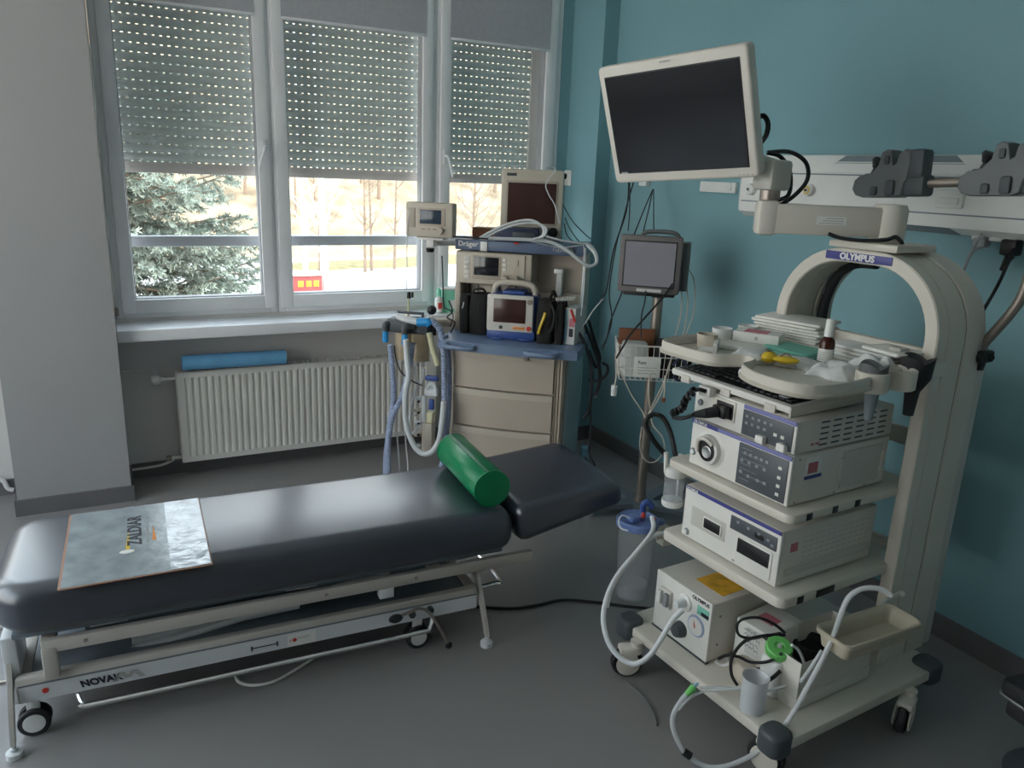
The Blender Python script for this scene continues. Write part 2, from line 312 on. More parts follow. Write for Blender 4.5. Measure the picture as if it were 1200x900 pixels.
CB = {
 'mon_a': [[1.847,1.922,1.817],[1.864,1.914,1.823],[1.874,1.902,1.8],[1.866,1.896,1.766],[1.847,1.898,1.74]],
 'mon_b': [[1.848,1.865,1.712],[1.91,1.834,1.717],[1.952,1.803,1.688],[1.952,1.787,1.637],[1.915,1.792,1.59],[1.869,1.806,1.555]],
 'mon_c': [[1.833,1.85,1.711],[1.869,1.827,1.7],[1.89,1.801,1.653],[1.88,1.787,1.589],[1.841,1.8,1.565],[1.823,1.798,1.526],[1.836,1.78,1.492],[1.875,1.756,1.478]],
 'arm_c': [[1.938,1.665,1.481],[1.969,1.645,1.47],[2.025,1.614,1.465],[2.089,1.581,1.47],[2.117,1.569,1.479],[2.134,1.554,1.459]],
 'arch_c': [[2.061,1.76,1.278],[2.094,1.762,1.341],[2.158,1.737,1.37],[2.199,1.721,1.388]],
 'wc1': [[2.403,3.361,1.622],[2.347,3.282,1.459],[2.243,3.22,1.27],[2.168,3.146,1.092],[2.113,3.104,1.05]],
 'wc2': [[2.431,3.347,1.623],[2.378,3.307,1.539],[2.315,3.26,1.414],[2.252,3.214,1.292],[2.182,3.144,1.083],[2.161,3.075,0.956],[2.115,3.034,0.882],[2.068,3.003,0.837]],
 'wc3': [[2.377,3.317,1.622],[2.317,3.214,1.471],[2.256,3.128,1.374]],
 'wc4': [[2.538,3.331,1.567],[2.412,3.222,1.472],[2.28,3.11,1.355]],
 'wc5': [[2.538,3.331,1.567],[2.431,3.211,1.469],[2.316,3.091,1.357]],
 'wc6': [[2.542,3.329,1.567],[2.397,3.11,1.368]],
 'iv1': [[2.122,2.912,1.206],[2.074,2.892,1.104],[2.015,2.874,0.992],[1.988,2.853,0.926],[1.955,2.837,0.864]],
 'iv2': [[2.159,2.829,1.189],[2.137,2.793,1.098],[2.106,2.768,1.026],[2.084,2.732,0.937]],
 'iv3': [[2.231,2.728,1.174],[2.187,2.725,1.118],[2.047,2.743,0.964],[2.0,2.74,0.902],[1.961,2.735,0.848]],
 'iv4': [[2.35,2.825,1.196],[2.336,2.782,1.1],[2.31,2.748,1.012],[2.27,2.723,0.927],[2.247,2.697,0.867],[2.19,2.67,0.746],[2.101,2.651,0.6],[2.074,2.624,0.531]],
 'iv5': [[2.378,2.835,1.202],[2.366,2.775,1.1],[2.33,2.729,1.002],[2.286,2.695,0.932],[2.208,2.668,0.825],[2.144,2.628,0.702],[2.058,2.607,0.598]],
 'iv6': [[2.391,2.838,1.233],[2.392,2.776,1.178],[2.359,2.714,1.063],[2.286,2.672,0.945],[2.21,2.645,0.869]],
 'iv7': [[1.953,2.706,0.816],[2.007,2.663,0.694],[2.061,2.63,0.603],[2.074,2.624,0.531]],
 'iv8': [[1.959,2.742,0.866],[1.954,2.716,0.775],[1.943,2.708,0.731]],
 'iv9': [[2.145,2.618,0.783],[2.14,2.603,0.729],[2.133,2.595,0.688]],
 'iv10': [[2.183,2.612,0.828],[2.209,2.607,0.858],[2.231,2.591,0.845],[2.229,2.574,0.787],[2.2,2.583,0.764],[2.178,2.599,0.781]],
 'iv11': [[2.011,2.577,0.573],[2.001,2.563,0.48],[2.024,2.543,0.425],[2.065,2.529,0.42],[2.107,2.529,0.466],[2.111,2.554,0.521],[2.083,2.592,0.568],[2.084,2.62,0.631],[2.09,2.653,0.72],[2.107,2.672,0.781]],
 'mm1': [[2.066,3.212,0.94],[2.104,3.181,0.858],[2.138,3.142,0.741],[2.147,3.119,0.636],[2.123,3.12,0.548]],
 'mm2': [[2.019,3.161,0.884],[2.05,3.141,0.835],[2.076,3.108,0.732],[2.074,3.082,0.608],[2.059,3.069,0.502],[2.038,3.078,0.458]],
 'mm3': [[2.13,3.231,0.921],[2.148,3.19,0.818],[2.163,3.156,0.736],[2.14,3.155,0.694],[2.117,3.193,0.775]],
 'mm4': [[2.148,3.206,0.681],[2.129,3.164,0.513],[2.118,3.131,0.387],[2.099,3.102,0.26],[2.12,3.072,0.198],[2.092,3.083,0.184],[2.081,3.105,0.238]],
 'mm5': [[2.104,3.155,0.63],[2.128,3.114,0.634],[2.154,3.081,0.667],[2.152,3.068,0.714],[2.117,3.064,0.739]],
 'mm6': [[2.12,3.1,1.05],[2.08,3.122,0.99],[2.051,3.138,0.929],[2.034,3.155,0.893]],
 'mm7': [[2.095,3.459,1.412],[2.104,3.419,1.359],[2.122,3.375,1.311],[2.14,3.336,1.281]],
 'mm8': [[2.119,3.524,1.472],[2.143,3.469,1.398],[2.183,3.41,1.338],[2.202,3.372,1.312]],
 'mm9': [[2.073,3.427,1.384],[2.076,3.401,1.331],[2.1,3.371,1.299],[2.134,3.345,1.297]],
 'wt1': [[1.505,3.219,1.331],[1.563,3.199,1.367],[1.641,3.169,1.404],[1.718,3.133,1.418],[1.763,3.1,1.39],[1.76,3.091,1.353],[1.731,3.101,1.337]],
 'wt2': [[1.51,3.192,1.33],[1.597,3.165,1.377],[1.676,3.135,1.403],[1.739,3.106,1.405],[1.773,3.086,1.384],[1.761,3.085,1.35],[1.721,3.106,1.337]],
 'wt3': [[1.496,3.2,1.333],[1.599,3.164,1.332],[1.709,3.124,1.331],[1.802,3.09,1.323],[1.876,3.058,1.287],[1.932,3.033,1.242],[1.974,3.022,1.219],[2.015,3.023,1.234],[2.021,3.051,1.274],[2.001,3.091,1.31]],
 'wt4': [[1.824,3.171,1.342],[1.899,3.14,1.325],[1.976,3.111,1.316],[2.024,3.097,1.309],[2.055,3.079,1.259],[2.051,3.083,1.218]],
 'wt5': [[2.042,3.185,1.304],[2.043,3.166,1.208],[2.034,3.146,1.088],[2.017,3.129,0.966]],
 'wt6': [[1.8,3.182,1.64],[1.832,3.184,1.653],[1.862,3.181,1.643],[1.825,3.197,1.58],[1.838,3.19,1.531],[1.865,3.178,1.486],[1.886,3.157,1.402]],
 'wt7': [[1.698,3.104,1.329],[1.792,3.111,1.309],[1.888,3.119,1.296],[2.003,3.124,1.307]],
 'vm1': [[1.385,3.37,1.236],[1.375,3.329,1.122],[1.365,3.29,1.017],[1.387,3.26,0.997],[1.391,3.238,0.969],[1.369,3.225,0.929]],
 'vm2': [[1.353,3.721,1.425],[1.346,3.727,1.358],[1.343,3.73,1.24],[1.343,3.729,1.111],[1.34,3.732,0.998]],
 'vm3': [[1.391,3.257,1.335],[1.435,3.222,1.335],[1.481,3.185,1.334],[1.517,3.154,1.333]],
 'h1': [[1.229,3.662,0.761],[1.238,3.654,0.655],[1.243,3.65,0.48],[1.225,3.666,0.32],[1.21,3.679,0.133],[1.209,3.679,-0.037]],
 'h2': [[1.31,3.552,0.788],[1.298,3.562,0.673],[1.271,3.586,0.517],[1.232,3.619,0.403],[1.214,3.635,0.28],[1.21,3.638,0.123],[1.213,3.636,-0.021]],
 'h3': [[1.384,3.487,0.908],[1.415,3.461,0.868],[1.429,3.448,0.789],[1.435,3.443,0.69],[1.44,3.439,0.474],[1.449,3.431,0.299],[1.433,3.445,0.162],[1.414,3.462,0.016]],
 'h4': [[1.455,3.479,0.837],[1.47,3.466,0.717],[1.475,3.461,0.563],[1.473,3.463,0.427],[1.465,3.47,0.311],[1.456,3.478,0.17],[1.454,3.479,0.003]],
 'h5': [[1.268,3.535,0.811],[1.273,3.531,0.717],[1.28,3.525,0.63],[1.267,3.536,0.531],[1.27,3.533,0.383],[1.299,3.509,0.274],[1.334,3.478,0.229],[1.371,3.445,0.24],[1.402,3.419,0.304],[1.414,3.408,0.41],[1.42,3.403,0.517]],
 'h6': [[1.379,3.505,0.845],[1.393,3.493,0.769],[1.414,3.474,0.684]],
 'h7': [[1.233,3.606,0.768],[1.24,3.6,0.703],[1.26,3.582,0.636],[1.302,3.546,0.597],[1.346,3.507,0.576]],
 'h8': [[1.33,3.574,0.658],[1.334,3.571,0.605],[1.351,3.556,0.572],[1.365,3.544,0.605],[1.368,3.541,0.654]],
 'h9': [[1.333,3.545,0.567],[1.313,3.563,0.484],[1.306,3.568,0.437],[1.303,3.571,0.345],[1.317,3.559,0.31],[1.341,3.538,0.36]],
 'h10': [[1.267,3.668,0.295],[1.271,3.665,0.225],[1.278,3.659,0.106],[1.282,3.656,-0.015]],
 'h11': [[1.303,3.637,0.301],[1.307,3.634,0.207],[1.314,3.627,0.112],[1.315,3.627,-0.009]],
 'h12': [[1.515,3.586,0.988],[1.529,3.573,0.933],[1.509,3.591,0.9],[1.54,3.563,0.877],[1.524,3.578,0.822]],
 'wb': [[1.644,1.962,0.708],[1.613,1.985,0.748],[1.591,2.004,0.79],[1.586,2.011,0.823],[1.605,2.002,0.845],[1.63,1.981,0.839],[1.646,1.954,0.797],[1.65,1.929,0.743],[1.65,1.907,0.689]],
 'su1': [[1.635,1.992,0.464],[1.606,1.943,0.451],[1.559,1.908,0.437],[1.492,1.884,0.405],[1.422,1.864,0.366],[1.368,1.841,0.328],[1.33,1.814,0.289],[1.307,1.784,0.25],[1.302,1.748,0.205],[1.313,1.712,0.175],[1.335,1.681,0.158],[1.361,1.658,0.162],[1.394,1.645,0.191],[1.429,1.642,0.241],[1.467,1.643,0.294],[1.504,1.642,0.322]],
 'su2': [[1.639,1.911,0.437],[1.602,1.912,0.44],[1.554,1.913,0.423],[1.5,1.908,0.379],[1.447,1.901,0.329],[1.405,1.889,0.281],[1.379,1.869,0.234]],
 'su3': [[1.576,2.042,0.449],[1.549,2.053,0.459],[1.534,2.05,0.44],[1.537,2.036,0.419],[1.555,2.019,0.414]],
 'rt': [[1.813,1.175,0.553],[1.791,1.2,0.566],[1.756,1.226,0.56],[1.73,1.242,0.532],[1.712,1.245,0.481],[1.699,1.245,0.426],[1.672,1.247,0.356],[1.641,1.251,0.285],[1.615,1.256,0.224],[1.582,1.263,0.156],[1.542,1.275,0.098],[1.498,1.295,0.053],[1.436,1.326,0.016],[1.387,1.359,0.01],[1.348,1.398,0.037],[1.33,1.433,0.087],[1.337,1.452,0.128],[1.368,1.457,0.167],[1.405,1.456,0.196]],
 'rt2': [[1.542,1.206,0.341],[1.569,1.203,0.379],[1.6,1.201,0.426]],
 'bt': [[1.634,1.326,0.356],[1.661,1.322,0.334],[1.682,1.314,0.288],[1.68,1.315,0.237],[1.637,1.344,0.202],[1.591,1.378,0.18],[1.512,1.436,0.177],[1.454,1.48,0.165]],
 'bt2': [[1.374,1.473,0.119],[1.396,1.463,0.154],[1.429,1.445,0.182],[1.475,1.416,0.196],[1.526,1.384,0.208]],
 'bl1': [[1.712,1.434,0.309],[1.668,1.45,0.302],[1.623,1.466,0.296],[1.589,1.482,0.307],[1.583,1.488,0.34],[1.6,1.48,0.36],[1.637,1.457,0.367],[1.673,1.428,0.352],[1.694,1.404,0.332]],
 'bl2': [[1.708,1.415,0.316],[1.648,1.441,0.313],[1.592,1.461,0.296],[1.553,1.463,0.252],[1.544,1.449,0.206],[1.554,1.43,0.177]],
 'bl3': [[1.551,1.514,0.215],[1.559,1.49,0.24],[1.574,1.457,0.251],[1.588,1.421,0.252],[1.616,1.384,0.27],[1.636,1.357,0.308]],
 'bl4': [[1.554,1.53,0.195],[1.567,1.513,0.187],[1.584,1.5,0.2],[1.565,1.509,0.223]],
 'bl5': [[1.629,1.346,0.26],[1.605,1.352,0.238],[1.585,1.359,0.227]],
 'pl1': [[2.548,1.579,1.488],[2.504,1.57,1.439],[2.456,1.557,1.375]],
 'pl2': [[2.565,1.476,1.448],[2.532,1.462,1.423],[2.466,1.446,1.336],[2.385,1.436,1.239]],
 'kc': [[1.624,1.828,0.98],[1.597,1.828,0.969],[1.581,1.818,0.948],[1.56,1.808,0.919],[1.52,1.81,0.895],[1.54,1.791,0.904],[1.558,1.772,0.913],[1.576,1.755,0.927],[1.589,1.741,0.938]],
 'sc_tube': [[2.312,1.366,1.151],[2.312,1.36,1.181],[2.314,1.332,1.231],[2.315,1.304,1.281],[2.317,1.285,1.329],[2.317,1.277,1.379],[2.317,1.277,1.428],[2.316,1.287,1.498],[2.315,1.317,1.655]],
 'sc_rod': [[2.282,1.852,1.627],[2.291,1.7,1.642],[2.3,1.561,1.646],[2.307,1.435,1.652],[2.315,1.308,1.658]],
 'fl1': [[1.099,2.432,0.006],[1.149,2.383,0.006],[1.265,2.32,0.006],[1.367,2.301,0.006],[1.478,2.293,0.006],[1.593,2.223,0.006],[1.671,2.162,0.006],[1.78,2.087,0.006]],
 'fl2': [[0.251,2.333,0.006],[0.257,2.286,0.006],[0.294,2.251,0.006],[0.356,2.242,0.006],[0.43,2.272,0.006],[0.519,2.324,0.006]],
 'fl3': [[1.409,1.764,0.005],[1.414,1.691,0.005],[1.401,1.619,0.005],[1.372,1.555,0.005]],
 'fl4': [[2.26,3.171,0.005],[2.35,3.086,0.005],[2.479,2.996,0.005]],
 'lp': [[-0.577,4.22,0.103],[-0.544,4.22,0.08],[-0.531,4.22,0.042],[-0.508,4.22,0.029]],
 'rp1': [[0.006,4.2,0.619],[0.2,4.2,0.612],[0.21,4.2,0.589],[0.212,4.2,0.553]],
 'rp2': [[0.002,4.2,0.112],[0.082,4.2,0.11],[0.164,4.2,0.117],[0.226,4.2,0.123]],
}
# ================================================================== ROOM SHELL
XL, XR, YB, YW, ZC = -2.5, 2.66, -2.4, 4.25, 2.95
WY0, WY1 = .9, 3.85
struct(MB().box(XL-.3, XR+.3, YB-.3, 4.62, -.25, 0).build('floor', 'floor'))
struct(MB().box(XL-.3, XR+.3, YB-.3, 4.62, ZC, ZC+.25).build('ceiling', 'ceiling'))
struct(MB().box(XR, XR+.3, YB-.3, 4.62, 0, ZC).build('wall_right', 'wall_teal'))
struct(MB().box(XL, XR, YB-.3, YB, 0, ZC).build('wall_back', 'wall_white'))
# left wall with a wide window (out of the frame, lights the room)
struct(MB().box(XL-.3, XL, YB, YW, 0, .45).box(XL-.3, XL, YB, YW, 2.75, ZC).box(XL-.3, XL, YB, WY0, .45, 2.75).box(XL-.3, XL, WY1, YW, .45, 2.75).build('wall_left', 'wall_white'))
# window wall: parapet, lintel and reveal beside the openings
struct(MB().box(XL-.3, XR, YW, 4.55, 0, .845).box(XL-.3, XR, YW, 4.55, 2.66, ZC).box(-.467, .012, YW, 4.55, .845, 2.66)
       .box(XL-.3, -2.3, YW, 4.55, .845, 2.66).build('wall_window', 'wall_grey'))
struct(MB().box(2.492, 2.66, YW, 4.55, .845, 2.66).build('wall_window_side', 'wall_teal'))
struct(MB().box(-.467, .006, 3.95, YW, 0, ZC).build('wall_pier_left', 'pier_grey'))
struct(MB().box(2.563, XR, 3.92, YW, 0, ZC).build('wall_pier_right', 'wall_teal'))
# vinyl skirting
struct(MB().box(2.648, XR, YB, 3.908, 0, .088).build('baseboard_right', 'skirting'))
struct(MB().box(2.551, XR-.012, 3.908, 3.92, 0, .088).box(2.551, 2.563, 3.92, 4.238, 0, .088).build('baseboard_pier_right', 'skirting'))
struct(MB().box(-.479, .018, 3.938, 3.95, 0, .078).box(.006, .018, 3.95, 4.238, 0, .078).box(-.479, -.467, 3.95, 4.238, 0, .078).build('baseboard_pier_left', 'skirting'))
struct(MB().box(.018, 2.551, 4.238, YW, 0, .078).box(XL, -.479, 4.238, YW, 0, .078).build('baseboard_window', 'skirting'))
# sill board
struct(MB().rbox(.007, 2.562, 4.02, YW+.02, .772, .83, .006).build('trim_1', 'sill'))
struct(MB().rbox(-2.3, -.468, 4.02, YW+.02, .772, .83, .006).build('trim_2', 'sill'))

# ------------------------------------------------------------------ windows
def frame_mb(x0, x1, z0, z1, w, y0, y1, wl=None, wr=None, wb=None):
    wl = wl or w; wr = wr or w; wb = wb or w
    return (MB().rbox(x0, x0+wl, y0, y1, z0, z1, .005).rbox(x1-wr, x1, y0, y1, z0, z1, .005)
            .rbox(x0+wl-.001, x1-wr+.001, y0+.001, y1, z0, z0+wb, .004).rbox(x0+wl-.001, x1-wr+.001, y0+.001, y1, z1-w, z1, .004))
WIN = [  # frame x0,x1, sash x0,x1, glass x0,x1, handle x
    (.013, .800, .045, .785, .106, .726, .757),
    (.800, 1.700, .815, 1.675, .877, 1.616, None),
    (1.700, 2.492, 1.722, 2.452, 1.783, 2.384, 1.752)]
for n, (f0, f1, s0, s1, g0, g1, hx) in enumerate(WIN):
    w = struct(frame_mb(f0, f1, .845, 2.66, .040, YW, 4.34).build('window_%d' % (n+1), 'pvc'))
    w['label'] = ['white plastic window by the grey pier, spruce behind its pane', 'middle white plastic window with a red kiosk beyond its pane', 'right white plastic window beside the teal pier'][n]
    frame_mb(s0, s1, .872, 2.64, .06, YW-.016, 4.32, g0-s0, s1-g1, .068).build('sash', 'pvc', w)
    frame_mb(g0-.002, g1+.002, .938, 2.585, .008, YW+.004, 4.31).build('glazing_bead', 'rail_grey', w)
    MB().box(g0-.004, g1+.004, 4.296, 4.300, .936, 2.59).build('glass_pane', 'window_glass', w)
    MB().rbox(g0-.06, g1+.06, 4.40, 4.44, 1.185, 1.240, .006).build('guard_rail', 'rail_grey', w)
    if hx:
        h = MB().rbox(hx-.013, hx+.013, YW-.024, YW-.016, 1.655, 1.735, .004)
        sgn = -1 if n == 0 else 1
        h.tube([(hx, YW-.024, 1.70), (hx, YW-.052, 1.70), (hx+.004*sgn, YW-.056, 1.688), (hx+.022*sgn, YW-.052, 1.635), (hx+.034*sgn, YW-.05, 1.585)], .008, 8, 4)
        h.build('handle', 'pvc', w)
    if n == 0:
        MB().rbox(f0-.002, f0+.014, YW-.014, YW, .862, .905, .003).build('hinge', 'dark_steel', w)
# the bay left of the pier and the side window: frames and panes only
w = struct(frame_mb(-2.3, -.467, .845, 2.66, .05, YW, 4.34).build('window_4', 'pvc'))
MB().box(-2.26, -.5, 4.296, 4.300, .89, 2.61).build('glass_pane', 'window_glass', w)
MB().rbox(-1.44, -1.32, YW-.01, 4.33, .89, 2.61, .005).build('mullion', 'pvc', w)
X0, X1 = XL-.14, XL-.06
w = struct(MB().box(X0, X1, WY0, WY0+.06, .45, 2.75).box(X0, X1, WY1-.06, WY1, .45, 2.75).box(X0, X1, WY0+.06, WY1-.06, .45, .51).box(X0, X1, WY0+.06, WY1-.06, 2.69, 2.75).build('window_5', 'pvc'))
MB().box(XL-.102, XL-.098, WY0+.06, WY1-.06, .51, 2.69).build('glass_pane', 'window_glass', w)
for k in (1, 2): y = WY0+(WY1-WY0)*k/3; MB().box(X0, X1, y-.05, y+.05, .51, 2.69).build('mullion', 'pvc', w)

# roller shutters, slat by slat, with light slots between the slats
ps = .0418
def slat_mesh(x0, x1):
    b = MB(); n = 6; prof = []
    for k in range(n+1):
        t = k/n; prof.append((-.008*math.sin(math.pi*t), t*.0358))
    out = [(0, 0)]
    ring0 = [(x0, 4.372+y, z) for y, z in prof]+[(x0, 4.381+y*.3, z) for y, z in reversed(prof)]
    ring1 = [(x1, p[1], p[2]) for p in ring0]
    b.loft([ring0, ring1])
    x = x0; hole, bridge = .0125, .0215
    while x < x1:
        b.box(x, min(x+bridge, x1), 4.374, 4.379, -.0060, .0005); x += bridge+hole
    return b
for n, (f0, f1, s0, s1, g0, g1, hx) in enumerate(WIN):
    t = thing('roller_shutter', ['grey slatted roller shutter half lowered behind the window by the grey pier', 'grey slatted roller shutter half lowered behind the middle window', 'narrow grey slatted roller shutter half lowered behind the window beside the teal pier'][n], 'shutter', ((g0+g1)/2, 4.37, 1.553), group='half lowered roller shutters')
    ox, oy, oz = t.location
    o0 = slat_mesh(g0-.05, g1+.05 if n < 2 else g1-.035)
    for i in range(22):
        if i == 0:
            first = o0.build('slat', 'slat', t); me = first.data
            me.transform(Matrix.Translation((-ox, -oy, 0))); s = first
        else:
            s = first.copy(); COL.objects.link(s); s.parent = t
        s.location = (0, 0, .052+.0062+i*ps)
    xe = g1+.05 if n < 2 else g1-.035
    MB().rbox(g0-.05-ox, xe-ox, -.003, .012, 0, .052, .003).box(g0-.05-ox, xe-ox, -.005, .0, .024, .0265).build('bottom_bar', 'slat_bar', t)
    if n == 2: MB().rbox(g1-.032-ox, g1+.06-ox, -.012, .022, -.9, 1.1, .003).build('guide_rail', 'slat_bar', t)
# roller blinds, fabric pulled a little way down inside
for n, (f0, f1, s0, s1, g0, g1, hx) in enumerate(WIN):
    t = thing('roller_blind', ['dark grey fabric roller blind on the window by the grey pier', 'dark grey fabric roller blind on the middle window', 'dark grey fabric roller blind on the window beside the teal pier'][n], 'blind', ((g0+g1)/2, 4.232, 2.31), group='grey roller blinds')
    w2 = (g1-g0)/2+.012
    MB().box(-w2, w2, -.002, .0, .012, .40).build('fabric', 'blind', t)
    MB().rbox(-w2, w2, -.006, .004, 0, .014, .003).build('bottom_bar', 'pvc', t)
    MB().rbox(-w2-.01, w2+.01, -.02, .0, .30, .352, .006).build('cassette', 'pvc', t)

# ------------------------------------------------------------------ outdoors
struct(MB().box(-120, 160, 5.6, 62, -5.4, -5.2).build('ground', 'gravel'))
hill = MB(); nx, ny = 40, 16; vs_, fs_ = [], []
for j in range(ny+1):
    for i in range(nx+1):
        x = -90+220*i/nx; y = 60+70*j/ny
        vs_.append((x, y, -5.25+(j/ny)**1.1*46+random.uniform(-.3, .3)*(j > 0)))
for j in range(ny):
    for i in range(nx): a = j*(nx+1)+i; fs_.append((a, a+1, a+nx+2, a+nx+1))
hill.add(vs_, fs_); struct(hill.build('hillside', 'hill'))
for k, (x, y, rx, ry) in enumerate([(17, 55, 6, 2.2), (12.2, 54, 3.5, 2), (26, 57, 7, 3)]):
    tag(MB().ball((0, 0, 0), 1, 16, (rx, ry, .25)).build('dry_grass_patch', 'dry_grass', loc=(x, y, -5.2)), ['yellowish grass island around the thin trees, seen low in the middle window', 'small tan grass patch behind the red kiosk', 'tan grass strip at the foot of the hill behind the small ventilator display'][k], 'grass')
# bare trees
def bare_tree(x, y, z, h, r, m, label, group, seed, br=9):
    rnd = random.Random(seed); t = thing('bare_tree', label, 'tree', (x, y, z), 0, group)
    ln = rnd.uniform(-.03, .03)
    MB().tube([(0, 0, -.4), (ln*h*.3, 0, h*.35), (ln*h, .1, h)], [r*(1-.75*i/12) for i in range(13)], 7, 6).build('trunk', m, t)
    b = MB()
    for k in range(br):
        zz = h*rnd.uniform(.2, .95); a = rnd.uniform(0, 6.28); L = h*rnd.uniform(.12, .25)*(1.2-zz/h)
        p0 = Vector((ln*zz, 0, zz)); p1 = p0+Vector((math.cos(a)*L*.6, math.sin(a)*L*.6, L*.5)); p2 = p1+Vector((math.cos(a)*L*.3, math.sin(a)*L*.3, L*.5))
        b.tube([p0, p1, p2], [r*.28*(1-.7*i/6) for i in range(7)], 4, 3)
        for q in range(3):
            a2 = a+rnd.uniform(-1.2, 1.2); s0 = p0.lerp(p2, rnd.uniform(.3, .9)); b.tube([s0, s0+Vector((math.cos(a2)*L*.4, math.sin(a2)*L*.4, L*.35))], [r*.12, r*.04], 3, 0)
    b.build('branches', m, t); return t
bare_tree(8.35, 37.2, -5.2, 13, .17, 'birch', 'slim white birch, left one of two in the middle window', None, 3)
bare_tree(9.2, 37, -5.2, 13, .27, 'birch', 'thick white birch leaning right, right one of two in the middle window', None, 8)
bare_tree(20.5, 45, -5.2, 11, .13, 'pale_bark', 'small leafless tree with a spread crown in the window beside the teal pier', None, 15, 22)
for k in range(26):
    x = 4+k*1.55+random.uniform(-.7, .7); y = random.uniform(62, 84); zz = -5.25+((y-60)/70)**1.1*46
    bare_tree(x, y, zz, random.uniform(9, 14), random.uniform(.10, .2), 'pale_bark', 'slender leafless tree on the sunlit brown hillside', 'bare trees on the hillside', 100+k, 7)
for k, (x, y) in enumerate([(15.4, 51), (16.0, 51.5), (17.8, 52), (12.6, 52), (21, 53)]):
    bare_tree(x, y, -5.2, random.uniform(7, 9), .13, 'pale_bark', 'thin leafless tree standing on the pale ground outside', 'bare trees on the pale ground', 50+k, 8)
# red kiosk
k = thing('red_kiosk', 'small red kiosk seen at lower left of the middle window', 'kiosk', (8.15, 36.2, -5.2))
MB().rbox(-.75, .55, -.6, .6, .0, 1.95, .03).build('body', 'kiosk_red', k)
MB().rbox(.55, 1.35, -.5, .5, .0, 1.05, .03).build('counter', 'kiosk_red', k)
for x in (-.55, -.18, .16): MB().rbox(x, x+.24, -.63, -.6, 1.45, 1.72, .01).build('sign_panel', 'yellow', k)
MB().rbox(-.3, -.06, -.64, -.6, .3, 1.1, .01).build('door', 'white', k)
MB().rbox(.62, 1.0, -.53, -.5, .3, .7, .01).build('counter_sign', 'yellow', k)
MB().rbox(-.82, .62, -.7, .66, 1.95, 2.05, .02).build('roof', 'white', k)
# blue spruce close to the glass
sp = thing('spruce_tree', 'grey green spruce with drooping boughs close outside the left window', 'tree', (-.75, 9.4, -5.2))
MB().tube([(0, 0, -.3), (0, 0, 6), (.05, 0, 12)], [.22*(1-.8*i/12) for i in range(13)], 10, 6).build('trunk', 'bark', sp)
bb = MB(); nb = MB(); rnd = random.Random(21)
def needles(p, q, cnt, L):
    d = (q-p); 
    for i in range(cnt):
        c = p.lerp(q, rnd.random()); ax = d.normalized()
        s = ax.orthogonal(); s = Matrix.Rotation(rnd.uniform(0, 6.28), 3, ax) @ s
        n = (s*.85+ax*.75).normalized(); w = n.cross(ax).normalized()*.0075
        e = c+n*L*rnd.uniform(.7, 1.2)
        nb.add([c-w, c+w, e+w*.5, e-w*.5], [(0, 1, 2, 3)])
for k in range(170):
    z = 3.55+k*.0245+rnd.uniform(-.03, .03); a = rnd.uniform(-1.5, 1.2) if k % 5 else rnd.uniform(0, 6.28)
    L = (2.75-.14*(z-3.6))*rnd.uniform(.62, 1.0)
    dr = Vector((math.cos(a), math.sin(a), 0)); pts = []; drp = rnd.uniform(-.7, .6)
    for i in range(8):
        t = i/7; pts.append(Vector((0, 0, z))+dr*L*t+Vector((0, 0, -(.50+drp)*t*L*.5+.32*L*t*t*.55)))
    bb.tube(pts, [.022*(1-.85*i/7)+.003 for i in range(8)], 5, 0)
    for i in range(15):
        t = .22+.78*i/14; seg = min(6, int(t*7)); p = pts[seg].lerp(pts[seg+1], t*7-seg)
        for sd in (-1, 1):
            aa = a+sd*rnd.uniform(.5, 1.0); l = L*.26*(1.15-t*.8)*rnd.uniform(.6, 1.2)
            q = p+Vector((math.cos(aa), math.sin(aa), rnd.uniform(-.8, .3)))*l
            bb.tube([p, q], [.006, .002], 3, 0)
            needles(p, q, 40, .05)
            m = p.lerp(q, .55); a3 = aa-sd*.8; q2 = m+Vector((math.cos(a3), math.sin(a3), -.2))*l*.55; needles(m, q2, 18, .042)
    needles(pts[5], pts[7], 40, .045)
bb.build('boughs', 'bark', sp)
nd = nb.build('needles', 'spruce', sp, smooth=False); nd['kind'] = 'stuff'

# ------------------------------------------------------------------ radiator
rd = thing('radiator', 'cream ribbed panel radiator under the window sill', 'radiator', (.257, 4.14, .09))
prof = []; x = .0; Wd = 1.42; H = .485
b = MB(); n = int((Wd-.06)/.0333)
ys = [(0.0, 0)]
outl = [(0, 0)]
xs = [0, .03]; yy = [0, 0]
for i in range(n):
    x0 = .03+i*.0333
    xs += [x0+.006, x0+.012, x0+.021, x0+.027, x0+.0333]; yy += [0, .009, .009, 0, 0]
xs += [Wd]; yy += [0]
V = []; 
zs = [0, .03, .045, H-.045, H-.03, H]; dm = [0, 0, 1, 1, 0, 0]
for z, dd in zip(zs, dm): V += [(xx, q*dd, z) for xx, q in zip(xs, yy)]
N = len(xs); F = [(j*N+i, j*N+i+1, (j+1)*N+i+1, (j+1)*N+i) for j in range(5) for i in range(N-1)]
b.add(V, F).box(0, Wd, .011, .02, 0, H).box(0, .002, 0, .02, 0, H).box(Wd-.002, Wd, 0, .02, 0, H)
b.build('front_panel', 'enamel', rd)
MB().box(0, Wd, .064, .072, 0, H).build('rear_panel', 'enamel', rd)
MB().rbox(-.002, .002, .002, .072, .02, H-.004, .001).rbox(Wd-.002, Wd+.002, .002, .072, .02, H-.004, .001).build('side_cover', 'enamel', rd)
g = MB()
for i in range(60): g.box(.005+i*Wd/60, .005+i*Wd/60+.012, .006, .07, H-.006, H)
g.box(0, Wd, .0, .008, H-.003, H+.003).box(0, Wd, .066, .073, H-.003, H+.003).build('top_grille', 'enamel', rd)
MB().box(.1, .14, .07, .098, .1, .4).box(Wd-.14, Wd-.1, .07, .098, .1, .4).build('wall_bracket', 'enamel', rd)
